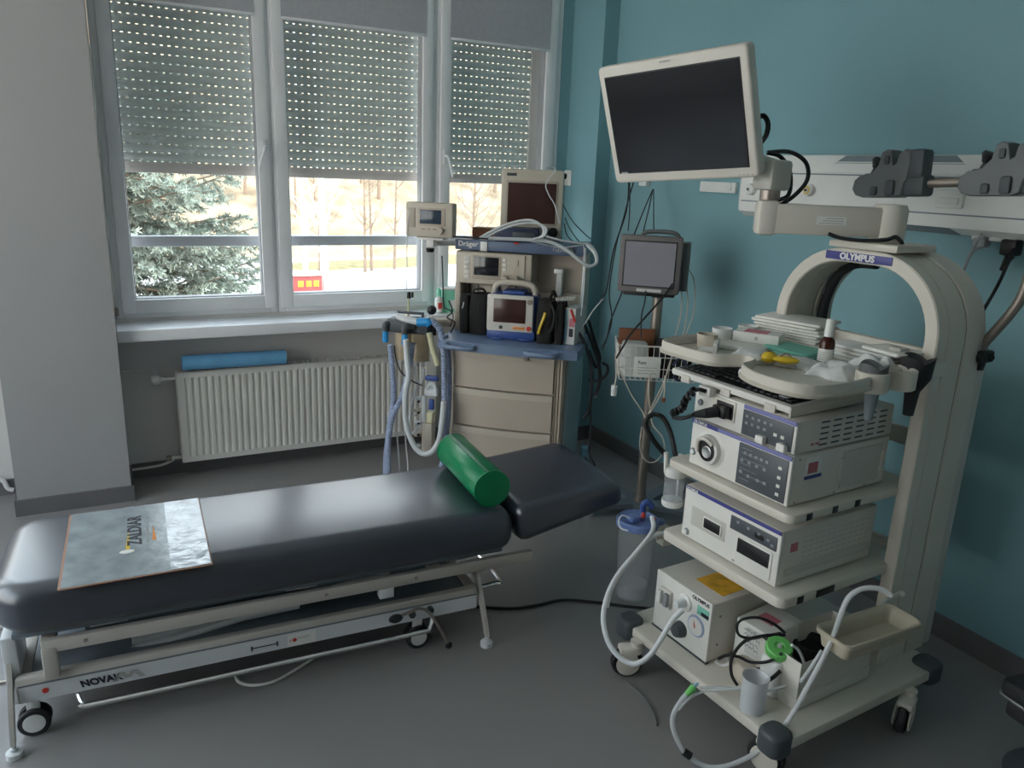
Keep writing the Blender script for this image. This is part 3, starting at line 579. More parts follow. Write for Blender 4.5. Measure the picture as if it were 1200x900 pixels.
MB().cyl((-.10, .035, H-.035), (-.06, .035, H-.035), .014, .014).cyl((-.062, .035, H-.035), (-.002, .035, H-.035), .008).lathe([(.002, -.115), (.020, -.113), (.024, -.10), (.022, -.078), (.012, -.072)], 14, (0, .035, H-.035), 'x').build('valve', 'white', rd)
MB().tube([(-.255, .062, H+.015), (-.1, .062, H+.022), (-.088, .05, H+.02), (-.085, .035, H-.025)], .006, 8, 5).build('supply_pipe', 'enamel', rd)
MB().tube([(-.24, .07, -.03), (-.1, .06, -.02), (-.04, .04, .012)], .007, 8, 4).cyl((-.06, .035, .022), (-.002, .035, .022), .009).build('return_pipe', 'enamel', rd)
MB().lathe([(.004, -.075), (.014, -.074), (.014, -.05), (.008, -.048)], 10, (0, .035, .022), 'x').build('drain_cap', 'dark_steel', rd)
struct(MB().tube(CB['lp'], .011, 8).build('trim_3', 'pvc'))
# blue roll lying on top of the radiator
rl = thing('paper_roll', 'blue rolled sheet lying on top of the radiator', 'roll', (.29, 4.146, .624), 0, rot=(0, R(.6), 0))
sprl = []; n = 90
for k in range(n+1):
    a = 6.28*2.6*k/n; r = .041-.013*k/n; sprl.append((r*math.cos(a), r*math.sin(a)))
rings = [[(.0, c, s) for c, s in sprl]+[(.0, c*.965, s*.965) for c, s in reversed(sprl)], [(.515, c, s) for c, s in sprl]+[(.515, c*.965, s*.965) for c, s in reversed(sprl)]]
MB().loft(rings).build('rolled_sheet', 'blue_roll', rl)
# socket on the pier
so = thing('wall_socket', 'white double socket on the teal pier beside the window', 'socket', (2.5625, 4.22, 1.605))
MB().rbox(-.010, 0, -.046, .046, -.046, .046, .004).build('cover_plate', 'white', so)
MB().rbox(-.012, -.009, -.028, .028, -.028, .028, .002).build('insert', 'paper', so)
p = thing('power_plug', 'black plug in the white socket on the teal pier', 'plug', (2.552, 4.232, 1.615))
MB().cyl((0, 0, 0), (-.03, 0, 0), .018, .014, 10).build('body', 'black', p)
MB().tube([(-.03, 0, 0), (-.045, -.004, -.01), (-.04, -.004, -.05), (-.036, .0, -.08)], .006, 6).build('cord', 'black', p)
# ================================================================== EXAMINATION TABLE
BX, BY, BR_ = .42, 2.47, -.042
bed = thing('examination_table', 'long black padded examination table on a low grey wheeled frame', 'table', (BX, BY, 0), BR_)
b = MB(); b.slab(-.785, .782, -.268, .268, .333, .486, .10, .058, 8, 7, rcs=(.06, .12, .12, .06)); b.build('cushion', 'vinyl', bed, ang=60)
hm = Matrix.Translation((.80, 0, .345)) @ Matrix.Rotation(R(-6.5), 4, 'Y')
b = MB(); b.slab(0, .445, -.262, .262, .0, .148, .05, .044, 7, 6, rcs=(.06, .05, .05, .05))
b.v = [tuple(hm @ Vector((x, y, z*(1-.43*x/.445)+.05*x/.445))) for x, y, z in b.v]; b.build('head_cushion', 'vinyl', bed, ang=60)
MB(hm @ Matrix.Rotation(R(-6), 4, 'Y')).rbox(.03, .36, -.20, .20, -.014, .003, .004).build('head_board', 'bed_panel', bed)
MB().rbox(-.74, .75, -.22, .22, .318, .334, .003).build('cushion_board', 'bed_panel', bed)
# upper frame
for s in (-1, 1): MB().rbox(-.67, .86, s*.235-.012, s*.235+.012, .272, .312, .004).build('upper_rail', 'bed_paint', bed)
for x in (-.655, .5): MB().rbox(x-.018, x+.018, -.225, .225, .276, .308, .004).build('cross_bar', 'bed_paint', bed)
MB().rbox(-.672, -.632, -.25, -.222, .19, .29, .006).build('frame_leg', 'bed_paint', bed)
MB().rbox(-.672, -.632, .222, .25, .19, .29, .006).build('frame_leg', 'bed_paint', bed)
MB().rbox(.295, .345, -.245, -.215, .235, .275, .004).build('rail_bracket', 'bed_light', bed)
for x in (-.56, .12, .42): MB().lathe([(.002, -.249), (.006, -.249), (.006, -.246), (.002, -.2455)], 10, (x, 0, .293), 'y').build('bolt', 'dark_steel', bed)
for x in (-.5, .05, .6): MB().rbox(x-.05, x+.05, -.21, .21, .308, .320, .003).build('support_strip', 'bed_light', bed)
# lifting parts between the rails
MB().rbox(-.58, .56, -.06, .20, .19, .262, .008).build('motor_housing', 'bed_panel', bed)
for s in (-1, 1):
    MB().tube([(-.5, s*.16, .17), (.35, s*.16, .285)], .014, 8).build('lift_arm', 'bed_light', bed)
MB().tube([(-.45, -.14, .20), (.05, -.14, .215)], .016, 10).build('actuator', 'bed_light', bed)
# base
for s in (-1, 1):
    q = s*.215
    bm = MB().rbox(-.745, .655, q-.016, q+.016, .118, .198, .005).build('base_beam', 'bed_paint', bed)
    if s < 0:
        MB().box(-.74, .65, q-.0168, q-.0155, .172, .177).build('groove', 'bed_panel', bm)
        MB().box(-.74, .65, q-.0166, q-.0155, .121, .170).build('side_strip', 'bed_light', bm)
for x in (-.73, .64): MB().rbox(x-.02, x+.02, -.2, .2, .125, .19, .005).build('base_cross_bar', 'bed_paint', bed)
MB().rbox(-.71, .62, -.20, .20, .178, .190, .003).build('base_plate', 'bed_panel', bed)
text('NOVAK', .030, (-.585, -.2330, .144), (1, 0, 0), (0, 0, 1), 'ink', bed, shear=-.25, bold=.0012)
zz = MB(); pts = [(-.50, .130), (-.482, .158), (-.464, .136), (-.446, .158), (-.425, .130)]
for (a, c), (d, e) in zip(pts, pts[1:]): zz.add([(a-.008, -.2334, c), (a+.008, -.2334, c), (d+.008, -.2334, e), (d-.008, -.2334, e)], [(0, 1, 2, 3)])
zz.build('zigzag_mark', 'ink_grey', bed, smooth=False)
MB().box(-.005, .085, -.2340, -.2325, .124, .166).build('sticker', 'white', bed)
MB().ball((.018, -.2342, .145), .007, 10, (1, .1, 1)).build('red_dot', 'red', bed)
MB().add([(.001, -.2343, .146), (.005, -.2343, .140), (.010, -.2343, .158), (.005, -.2343, .146)], [(0, 1, 2, 3)]).build('tick_mark', 'red', bed, smooth=False)
text('MASET', .013, (.028, -.2344, .149), (1, 0, 0), (0, 0, 1), 'ink_grey', bed)
MB().ball((-.675, -.234, .150), .009, 10, (1, .1, 1)).build('red_dot', 'red', bed)
MB().box(-.115, -.035, -.2342, -.2325, .143, .146).box(-.117, -.111, -.2342, -.2325, .136, .152).box(-.039, -.033, -.2342, -.2325, .136, .152).build('arrow_mark', 'dark_grey', bed)
# foot rail along the front
for s in (-1, 1):
    MB().tube([(-.60, s*.21, .118), (-.585, s*.248, .092), (-.54, s*.255, .085), (.0, s*.255, .085), (.42, s*.255, .085), (.47, s*.25, .09), (.49, s*.22, .13)], .0075, 8, 6).build('foot_rail', 'chrome', bed)
# end loops and spread feet
for s in (-1, 1):
    x0 = .655 if s > 0 else -.745
    MB().tube([(x0, -.16, .155), (x0+s*.10, -.155, .155), (x0+s*.125, -.13, .155), (x0+s*.125, .13, .155), (x0+s*.10, .155, .155), (x0, .16, .155)], .009, 8, 6).build('push_loop', 'chrome', bed)
    for q in (-1, 1):
        xx = .668 if s > 0 else -.758
        f = MB().loft([[(xx-.006, q*y-w, z), (xx+.006, q*y-w, z), (xx+.006, q*y+w, z), (xx-.006, q*y+w, z)] for y, z, w in [(.17, .255, .02), (.20, .20, .02), (.235, .15, .017), (.265, .10, .015), (.285, .06, .013), (.292, .04, .012)]]).build('foot_bracket', 'bed_paint', bed)
        MB().lathe([(.004, .0), (.022, .0), (.022, .016), (.012, .020), (.010, .028)], 14, (xx, q*.292, 0)).cyl((xx, q*.292, .025), (xx, q*.292, .05), .006).build('foot', 'bed_light', f)
MB().rbox(-.772, -.735, -.2, -.05, .10, .315, .004).build('end_plate', 'bed_light', bed)
text('C', .05, (-.7725, -.10, .28), (0, -1, 0), (0, 0, 1), 'ink_grey', bed, name='foot_symbol')
# castors
def castor(px, py, r, parent, name='castor'):
    c = MB().rbox(px-.012, px+.012, py-.006, py+.006, .035, .125, .003).rbox(px-.016, px+.016, py-.013, py+.013, .07, .125, .004).build(name, 'white', parent)
    for q in (-1, 1):
        y0 = py+q*.016
        MB().lathe([(.006, -.008), (r*.93, -.008), (r, -.004), (r, .004), (r*.93, .008), (.006, .008)], 24, (px, y0, r), 'y').build('wheel', 'rubber', c)
        MB().lathe([(.002, -.0095), (r*.66, -.0088), (r*.70, -.007), (r*.70, .007), (r*.66, .0088), (.002, .0095)], 20, (px, y0, r), 'y').build('hub_cap', 'white', c)
for x, y in ((-.735+.02, -.20), (.44, -.20), (-.715, .2), (.44, .2)): castor(x, y, .043, bed)
# height lever
lv = MB().tube([(.35, -.262, .168), (.39, -.262, .176), (.43, -.258, .18), (.47, -.262, .15), (.53, -.275, .03)], .0055, 8, 6).build('foot_lever', 'dark_steel', bed)
MB().ball((.345, -.264, .165), .017, 12, (1.5, .8, .9)).build('knob', 'black', lv)
MB().ball((.532, -.276, .024), .011, 10, (1.2, .8, 1.2)).build('pedal', 'black', lv)
for x, z in ((.41, .152), (.475, .155)): MB().lathe([(.002, -.246), (.012, -.246), (.012, -.228), (.002, -.2275)], 12, (x, 0, z), 'y').build('pivot', 'dark_grey', bed)
# protective sheet on the foot end
sh = thing('protective_sheet', 'greyish plastic protective sheet with lettering lying on the black table', 'sheet', (.006, 2.452, .4865), -.03)
MB().slab(-.197, .197, -.262, .247, 0, .003, .006, .001, 3, 1).build('edge_binding', 'sheet_edge', sh)
MB().box(-.190, .193, -.257, .243, .0031, .0040).build('sheet', 'sheet_grey', sh)
MB().box(.085, .1925, -.2565, .2425, .0041, .0048).build('clear_strip', 'sheet_shiny', sh)
text('ZALDIAR', .056, (-.005, -.055, .0043), (0, 1, 0), (-1, 0, 0), 'ink', sh, sx=.94, bold=.001)
text('paracetamol', .018, (.028, -.045, .0043), (0, 1, 0), (-1, 0, 0), 'ink_grey', sh, sx=1.3)
MB().add([(-.032, -.075, .0042), (-.020, -.080, .0042), (-.024, .06, .0042)], [(0, 1, 2)]).build('yellow_swoosh', 'yellow', sh, smooth=False)
MB().ball((-.028, -.092, .0042), .016, 12, (1.3, .8, .02)).build('sun_mark', 'paper', sh)
MB().add([(.042, -.04, .0042), (.054, -.04, .0042), (.047, .07, .0042)], [(0, 1, 2)]).build('orange_wedge', 'orange', sh, smooth=False)
# green bolster
d = Vector((1.152-1.124, 2.655-2.245, 0)); az = math.atan2(d.y, d.x)
bo = thing('bolster', 'green vinyl cylindrical bolster lying across the black table', 'bolster', (1.124, 2.245, .5545), az)
r = .066
MB().lathe([(r-.003, 0), (r, .004), (r, .404), (r-.003, .408)], 40, (0, 0, 0), 'x').build('cover', 'green_vinyl', bo)
for x in (0, .408): MB().lathe([(r-.004, x-.004), (r+.0015, x-.003), (r+.0015, x+.003), (r-.004, x+.004)], 40, (0, 0, 0), 'x').build('piping', 'green_vinyl', bo)
MB(Matrix.Rotation(R(-14), 4, 'X')).rbox(.004, .404, -.008, .008, r-.003, r+.002, .001).build('seam_flap', 'seam_green', bo)
MB().rbox(-.003, .0, .030, .042, .012, .040, .001, ).build('zip_tab', 'steel', bo)

# ================================================================== ANAESTHESIA MACHINE
MZ = R(-41)
MO = (1.691, 3.3, 0)
am = thing('anaesthesia_machine', 'beige anaesthesia machine with drawers and blue worktop in the corner', 'machine', MO, MZ)
MB().rbox(-.282, .305, .02, .52, .10, .775, .01).build('cabinet_body', 'beige', am)
MB().rbox(.3055, .318, .06, .52, .11, .772, .004).build('side_panel', 'cart_side', am)
for x in (.262, .276, .292): MB().rbox(x-.004, x+.004, .012, .022, .11, .772, .002).build('pilaster', 'beige_dk' if x == .276 else 'beige', am)
MB().rbox(-.27, .30, .04, .50, .06, .10, .01).build('plinth', 'dark_grey', am)
for x in (-.22, .25):
    for y in (.09, .45): castor(x, y, .03, am)
def bow(x0, x1, d, n=10): return [(x0+(x1-x0)*i/n, -d*(1-(2*i/n-1)**2)) for i in range(n+1)]
def bowed(b, x0, x1, z0, z1, d, y_back=.02, y_off=0):
    o = [(x, y+y_off) for x, y in bow(x0, x1, d)]+[(x1, y_back), (x0, y_back)]
    return b.prism(o, z0, z1)
for i, (z0, z1) in enumerate(((.575, .772), (.375, .570), (.165, .370), (.105, .160))):
    dr = bowed(MB(), -.257, .254, z0+.003, z1-.03 if i < 3 else z1, .018).build('drawer', 'beige', am, ang=25)
    if i < 3: bowed(MB(), -.257, .254, z1-.031, z1, .022, y_off=-.004).build('pull_lip', 'cream', dr, ang=25)
    if i == 0: MB().lathe([(.001, -.034), (.011, -.034), (.011, -.02), (.001, -.018)], 14, (.12, 0, .752), 'y').build('lock', 'dark_steel', dr)
# worktop
o = [(x, y-.075) for x, y in bow(-.315, .375, .03, 14)]
o = [(-.325, -.05)]+o+[(.385, -.05), (.385, .38), (-.325, .38)]
wt = MB().prism(o, .778, .815).build('worktop', 'worktop', am, ang=25)
o2 = [(-.322, -.048)]+[(x, y-.068) for x, y in bow(-.312, .372, .028, 14)]+[(.382, -.048), (.382, .378), (-.322, .378)]
MB().prism(o2, .815, .822).build('rim', 'worktop', wt, ang=25)
for x0, x1 in ((-.27, -.12), (.13, .28)): MB().tube([(x0, -.085, .80), (x0+.02, -.125, .80), (x1-.02, -.128, .80), (x1, -.09, .80)], .013, 8, 5).build('handle', 'worktop', am)
# superstructure
MB().rbox(-.322, -.292, .20, .48, .82, 1.07, .005).build('side_post', 'beige', am)
MB().rbox(-.30, .33, .36, .50, .82, 1.24, .006).build('back_panel', 'beige', am)
MB().rbox(.08, .33, .335, .36, .82, 1.03, .006).build('lower_back_panel', 'cream', am)
for i, x in enumerate((.12, .155, .25, .285)): MB().tube([(x-.016, .333, 1.034), (x, .333, 1.046), (x+.016, .333, 1.034)], .004, 6, 4).build('rail_clip', 'beige_dk', am)
hk = MB().rbox(.187, .217, .30, .36, 1.02, 1.15, .006).rbox(.176, .222, .285, .33, 1.135, 1.16, .005).build('hook', 'white', am)
md = MB().rbox(-.32, .078, .20, .42, 1.066, 1.230, .008).build('ventilator_module', 'beige', am)
MB().rbox(-.316, .045, .192, .202, 1.07, 1.226, .005).build('front_plate', 'cream', md)
MB().rbox(-.228, -.080, .187, .194, 1.095, 1.214, .004).build('screen_bezel', 'beige_dk', md)
MB().rbox(-.218, -.089, .184, .188, 1.115, 1.207, .002).build('screen', 'screen', md)
for i in range(5):
    MB().rbox(-.272, -.242, .187, .194, 1.094+i*.024, 1.110+i*.024, .003).build('button', 'enamel', md)
    if i > 1: MB().rbox(-.070, -.050, .187, .194, 1.094+i*.024, 1.110+i*.024, .003).build('button', 'enamel', md)
MB().rbox(-.075, .02, .16, .195, 1.076, 1.125, .016).build('knob_housing', 'beige', md)
MB().lathe([(.004, -.03), (.018, -.028), (.021, -.01), (.021, 0)], 18, (-.045, .16, 1.104), 'y').build('knob', 'beige_dk', md)
MB().rbox(.005, .012, .187, .194, 1.17, 1.20, .002).build('mark', 'beige_dk', md)
# flow tube panel under the module
MB().rbox(-.29, .07, .30, .36, .83, 1.06, .004).build('flow_panel', 'cream', am)
for i, x in enumerate((-.27, -.23, -.11, -.06, -.02)): MB().tube([(x, .292, .88), (x, .292, 1.055)], .006, 8).build('flow_tube', 'hose_white' if i % 2 else 'dark_grey', am)
# top bar
tb = MB().rbox(-.326, .332, .20, .50, 1.236, 1.288, .006).build('top_shelf', 'bar_blue', am)
text('Dräger', .036, (-.308, .1992, 1.266), (1, 0, 0), (0, 0, 1), 'white', am, bold=.0006)
text('Fabius', .030, (.18, .1992, 1.262), (1, 0, 0), (0, 0, 1), 'ink_grey', am)
MB().cyl((.272, .2, 1.262), (.272, .188, 1.262), .02, .018, 14).build('socket_cap', 'dark_grey', am)
MB().rbox(-.19, -.155, .194, .199, 1.235, 1.282, .001).build('paper_tag', 'white', am)
MB().ball((-.005, .198, 1.283), .01, 8, (1.4, .6, .6)).build('red_clip', 'red', am)
MB().tube([(.338, .22, 1.28), (.34, .2, 1.1), (.335, .2, .95), (.345, .2, .83)], .006, 6).build('corner_rod', 'hose_white', am)
# arm that carries the small display
MB().cyl((-.326, .24, 1.262), (-.45, .14, 1.262), .012, .012, 10).rbox(-.445, -.405, .10, .16, 1.245, 1.285, .005).build('display_arm', 'enamel', am)
MB().cyl((-.43, .12, 1.222), (-.43, .12, 1.24), .018, .022, 12).build('clamp_knob', 'black', am)
MB().rbox(-.50, -.36, .11, .19, 1.282, 1.294, .004).build('display_bracket', 'enamel', am)

def M2W(x, y, z):
    c, s = math.cos(MZ), math.sin(MZ); return (MO[0]+c*x-s*y, MO[1]+s*x+c*y, MO[2]+z)
# small ventilator display
sd = thing('gas_display', 'small beige display on an arm in front of the window', 'monitor', M2W(-.432, .1, 1.296), MZ)
MB().rbox(-.122, .124, 0, .07, 0, .168, .008).build('housing', 'cream', sd)
MB().rbox(-.058, .086, -.004, .002, .056, .142, .004).build('bezel', 'beige', sd)
MB().rbox(-.046, .066, -.006, -.003, .066, .134, .002).build('screen', 'screen_blue', sd)
MB().rbox(-.106, -.070, -.004, .002, .045, .140, .012).build('cover_flap', 'beige_dk', sd)
MB().cyl((.062, .0, .035), (.062, -.02, .035), .018, .016, 16).build('knob', 'beige', sd)
for i in range(3): MB().rbox(-.04+i*.03, -.02+i*.03, -.003, .001, .035, .044, .002).build('button', 'beige_dk', sd)
# patient monitor on the top shelf
pm = thing('patient_monitor', 'bulky grey patient monitor with a maroon screen on the top shelf', 'monitor', M2W(.03, .37, 1.29), R(-25))
MB().rbox(-.160, .158, 0, .04, 0, .352, .012).build('front_frame', 'cream', pm)
MB().loft([[(-.155, .038, .01), (.153, .038, .01), (.153, .038, .345), (-.155, .038, .345)], [(-.15, .2, .01), (.148, .2, .01), (.148, .2, .34), (-.15, .2, .34)], [(-.10, .30, .03), (.10, .30, .03), (.10, .30, .30), (-.10, .30, .30)]]).build('rear_housing', 'mid_grey', pm)
MB().rbox(-.137, .130, -.004, .002, .075, .295, .006).build('screen_bezel', 'beige_dk', pm)
MB().rbox(-.127, .120, -.007, -.003, .085, .285, .004).build('screen', 'screen_maroon', pm)
MB().rbox(-.135, -.085, -.003, .001, .318, .332, .002).build('name_plate', 'dark_grey', pm)
MB().rbox(-.138, .13, -.004, .002, .012, .066, .004).build('control_strip', 'mid_grey', pm)
MB().cyl((.112, 0, .042), (.112, -.022, .042), .026, .024, 18).build('knob', 'black', pm)
mb_ = thing('module_rack', 'dark blue module box in front of the maroon-screened patient monitor', 'box', M2W(-.015, .25, 1.289), R(-32))
MB().rbox(-.11, .11, -.04, .05, 0, .066, .005).build('case', 'navy', mb_)
MB().rbox(-.02, .09, -.043, -.038, .012, .05, .003).build('socket_panel', 'dark_grey', mb_)
bx = thing('brown_box', 'dark brown box lying behind the white cables on the top shelf', 'box', M2W(-.20, .36, 1.289), R(-38))
MB().rbox(-.07, .06, -.05, .05, 0, .05, .004).build('case', 'brown', bx); MB().box(-.072, .062, -.052, .052, .050, .053).build('lid', 'black', bx)
# defibrillator
df = thing('defibrillator', 'white and blue defibrillator with a handle on the blue worktop', 'defibrillator', M2W(.014, .07, .8225), MZ+R(3))
MB().rbox(-.112, .122, -.012, .13, .02, .222, .012).build('body', 'royal', df)
MB().rbox(-.119, .114, -.03, -.008, .042, .224, .010).build('front_plate', 'unit', df)
MB().rbox(-.084, .076, -.034, -.028, .088, .205, .004).build('screen', 'screen_maroon', df)
MB().rbox(-.118, .125, -.025, .14, 0, .05, .012).build('base', 'royal', df)
MB().tube([(-.100, .05, .20), (-.097, .05, .245), (-.07, .05, .270), (.0, .05, .275), (.075, .05, .270), (.104, .05, .245), (.108, .05, .20)], .015, 10, 6).build('handle', 'cream', df)
MB().rbox(-.05, .06, .0, .11, .222, .24, .006).build('printer_door', 'royal', df)
MB().cyl((.094, -.028, .195), (.094, -.036, .195), .013, .012, 14).build('knob', 'dark_steel', df)
MB().cyl((.094, -.028, .065), (.094, -.036, .065), .012, .011, 14).build('shock_button', 'red', df)
MB().rbox(.015, .075, -.033, -.028, .058, .070, .003).build('yellow_buttons', 'orange', df)
MB().cyl((-.045, -.028, .064), (-.045, -.034, .064), .009, .009, 12).build('selector', 'dark_grey', df)
for x in (-.06, .07): MB().rbox(x-.025, x+.025, -.03, .02, -.0005, .012, .003).build('foot', 'royal', df)
# bags either side
def soft_bag(b, x0, x1, y0, y1, z0, z1, sd):
    rnd = random.Random(sd); n = 7; rings = []
    for i in range(n+1):
        t = i/n; k = 1-.10*(2*t-1)**2-.08*(t > .8)*(t-.8)*5; cx, cy = (x0+x1)/2, (y0+y1)/2; ring = []
        for q in range(20):
            a = 6.283*q/20; sx = math.copysign(abs(math.cos(a))**.45, math.cos(a)); sy = math.copysign(abs(math.sin(a))**.45, math.sin(a)); w = 1+rnd.uniform(-.035, .035)
            ring.append((cx+(x1-x0)/2*sx*k*w, cy+(y1-y0)/2*sy*k*w, z0+(z1-z0)*t+rnd.uniform(-.003, .003)*(0 < i < n)))
        rings.append(ring)
    return b.loft(rings)
bg = thing('black_bag', 'black fabric pouch to the left of the defibrillator', 'bag', M2W(-.20, .16, .8225), MZ)
soft_bag(MB(), -.02, .085, -.06, .06, 0, .205, 3).build('pouch', 'fabric_black', bg)
soft_bag(MB(), -.072, -.018, -.05, .06, 0, .195, 4).build('side_pocket', 'fabric_black', bg)
MB().tube([(-.01, 0, .20), (.0, 0, .222), (.04, 0, .226), (.06, 0, .20)], .006, 6).build('loop', 'fabric_black', bg)
MB().tube([(-.055, -.02, .19), (-.045, -.04, .17), (-.05, -.055, .13)], .003, 5).build('white_cord', 'hose_white', bg)
bg = thing('cable_bag', 'black bag with a yellow strap and cables, right of the defibrillator', 'bag', M2W(.20, .10, .8225), MZ)
soft_bag(MB(), -.055, .035, -.08, .06, 0, .21, 8).build('pouch', 'fabric_black', bg)
soft_bag(MB(), .036, .085, -.07, .06, 0, .20, 9).build('side_pocket', 'fabric_black', bg)
MB().tube([(-.035, -.082, .05), (-.025, -.088, .09), (-.012, -.086, .13), (-.006, -.08, .155)], .008, 6).build('strap', 'yellow', bg)
MB().tube([(.0, -.03, .20), (.01, -.03, .235), (.02, -.02, .25), (.03, -.01, .22)], .009, 6).build('loop', 'fabric_black', bg)
MB().tube([(.01, -.084, .06), (.03, -.09, .08), (.04, -.086, .14), (.03, -.08, .18), (.015, -.08, .20)], .006, 6).build('black_cord', 'rubber', bg)
cc = []
for i in range(60): a = i*.9; cc.append((.03+.0016*i, -.02+.014*math.cos(a), .215+.008*math.sin(a)+.0002*i))
MB().tube(cc, .0035, 5, 0).build('coiled_cord', 'paper', bg)
bx = thing('pad_box', 'white and light blue box of pads behind the yellow-strapped bag', 'box', M2W(.322, .12, .8225), MZ+R(-14))
MB().rbox(-.03, .03, -.06, .06, 0, .18, .003).build('carton', 'card', bx)
MB().rbox(-.031, -.012, -.062, -.058, .01, .17, .001).build('blue_band', 'light_blue', bx)
MB().rbox(.0, .02, -.0625, -.058, .04, .08, .001).build('dark_square', 'ink', bx)
MB().tube([(.005, -.063, .175), (.02, -.064, .14), (.032, -.064, .115)], .006, 6).build('red_lead', 'red', bx)
MB().rbox(.0, .026, -.0625, -.058, .09, .13, .001).build('print_block', 'pink', bx)

# breathing circuit hanging left of the machine
ab = thing('absorber', 'absorber block with two tan canisters left of the drawers', 'absorber', M2W(-.49, 0, .66), MZ)
MB().rbox(-.115, .105, -.03, .10, .165, .235, .012).build('head_block', 'dark_grey', ab)
MB().rbox(-.09, .09, -.02, .09, .235, .25, .008).build('cover', 'clear_plastic', ab)
for x in (-.045, .045):
    cn = MB().lathe([(.042, .02), (.045, .025), (.045, .16), (.040, .165)], 20, (x, .03, 0)).build('canister', 'canister_tan', ab)
    MB().lathe([(.047, .0), (.049, .005), (.049, .022), (.046, .025)], 20, (x, .03, 0)).build('canister_base', 'clear_plastic', cn)
MB().cyl((0, .10, .19), (.26, .34, .19), .022, .022, 10).build('support_arm', 'beige', ab)
MB().rbox(-.065, .075, -.012, .004, .262, .275, .004).rbox(-.065, -.053, -.012, .004, .235, .275, .004).rbox(.063, .075, -.012, .004, .235, .275, .004).build('carry_bar', 'dark_grey', ab)
for x, y in ((-.115, -.03), (.0, -.06)):
    MB().tube([(x+.03, y+.03, .205), (x, y, .205), (x-.002, y-.004, .17)], .017, 10, 5).build('elbow', 'dark_grey', ab)
    MB().cyl((x-.002, y-.004, .175), (x-.003, y-.004, .115), .0145, .0155, 14).build('blue_cuff', 'cuff_blue', ab)
MB().tube([(-.05, -.05, .255), (.0, -.06, .245), (.045, -.065, .24), (.075, -.066, .236)], .017, 10).build('clear_connector', 'hose_white', ab)
MB().tube([(.065, -.066, .235), (.115, -.066, .240), (.13, -.064, .228)], .021, 12).build('blue_cuff', 'cuff_blue', ab)
MB().cyl((.118, .02, .22), (.118, .02, .16), .014, .014, 10).build('stub', 'black', ab)
MB().ball((.115, .0, .29), .024, 14).build('black_knob', 'black', ab)
MB().cyl((-.01, .0, .25), (-.008, .0, .345), .006, .005, 8).build('valve_stem', 'hose_yellow', ab)
MB().cyl((-.006, .0, .34), (-.006, .0, .372), .011, .009, 10).cyl((.012, .0, .345), (.012, .0, .372), .006, .006, 8).build('valve_cap', 'black', ab)
for k, r, m, l, kw in [
    ('h1', .0135, 'hose_blue', 'corrugated blue-grey hose hanging furthest left beside the drawers', dict(corr=.13, step=.0055)),
    ('h2', .0135, 'hose_blue', 'corrugated blue-grey hose crossing down to the left from the front elbow', dict(corr=.13, step=.0055)),
    ('h3', .0145, 'hose_blue', 'corrugated blue-grey hose arching down from the horizontal blue cuff', dict(corr=.13, step=.0055)),
    ('h4', .0125, 'hose_blue', 'corrugated grey hose hanging against the edge of the drawers', dict(corr=.13, step=.0055)),
    ('h5', .0145, 'hose_white', 'thick white hose hanging in a long loop beside the drawers', {}),
    ('h6', .015, 'hose_yellow', 'short pale yellow hose below the black knob', {})]:
    cable(k, r, m, l, 'breathing_hose', 'hose', seg=12, **kw)
cable('h7', .0035, 'rubber', 'thin black tube curving across the tan canisters', 'gas_tube', 'tube')
cable('h8', .006, 'hose_white', 'short white tube in a small U under the tan canisters', 'gas_tube', 'tube')
cable('h9', .006, 'hose_white', 'short white tube curling left of the suction regulator', 'gas_tube', 'tube')
for k in ('h10', 'h11'): cable(k, .004, 'hose_white', 'thin white tube hanging to the floor left of the drawers', 'gas_tube', 'tube', 'thin white tubes hanging to the floor')
cable('h12', .004, 'rubber', 'thin black tube looping beside the green carton on the sill', 'gas_tube', 'tube')
sg = thing('suction_regulator', 'white suction regulator with a box and valves amid the hanging hoses', 'regulator', M2W(-.385, -.01, .21), MZ)
MB().rbox(-.03, .028, -.02, .04, 0, .155, .008).build('box', 'cream', sg)
MB().rbox(-.005, .03, -.022, .03, .157, .215, .006).build('yellow_block', 'hose_yellow', sg)
MB().rbox(-.032, -.008, -.02, .0, .16, .30, .004).build('column', 'hose_white', sg)
for i in range(4):
    MB().cyl((-.035, -.01, .09+.065*i), (-.07, -.015, .085+.065*i), .012, .010, 10).build('valve', 'hose_white' if i % 2 else 'cream', sg)
    MB().cyl((-.043, -.021, .09+.06*i), (-.043, -.03, .09+.06*i), .007, .007, 8).build('screw', 'black', sg)
MB().rbox(-.02, .05, -.02, .02, .30, .345, .012).build('manifold', 'hose_white', sg)
MB().tube([(.0, -.02, .34), (.02, -.025, .37), (.04, -.02, .36), (.05, -.02, .31)], .010, 8).build('elbow', 'hose_white', sg)
MB().rbox(.012, .040, -.035, -.015, .235, .29, .006).build('blue_valve', 'royal', sg)
MB().rbox(-.01, .06, -.03, .0, .385, .41, .006).build('blue_valve', 'royal', sg)
MB().cyl((-.06, -.02, .205), (-.11, -.03, .185), .016, .018, 12).build('flow_bulb', 'clear_plastic', sg)
MB().rbox(-.075, -.04, -.02, .01, 0, .03, .004).build('foot_block', 'white', sg)
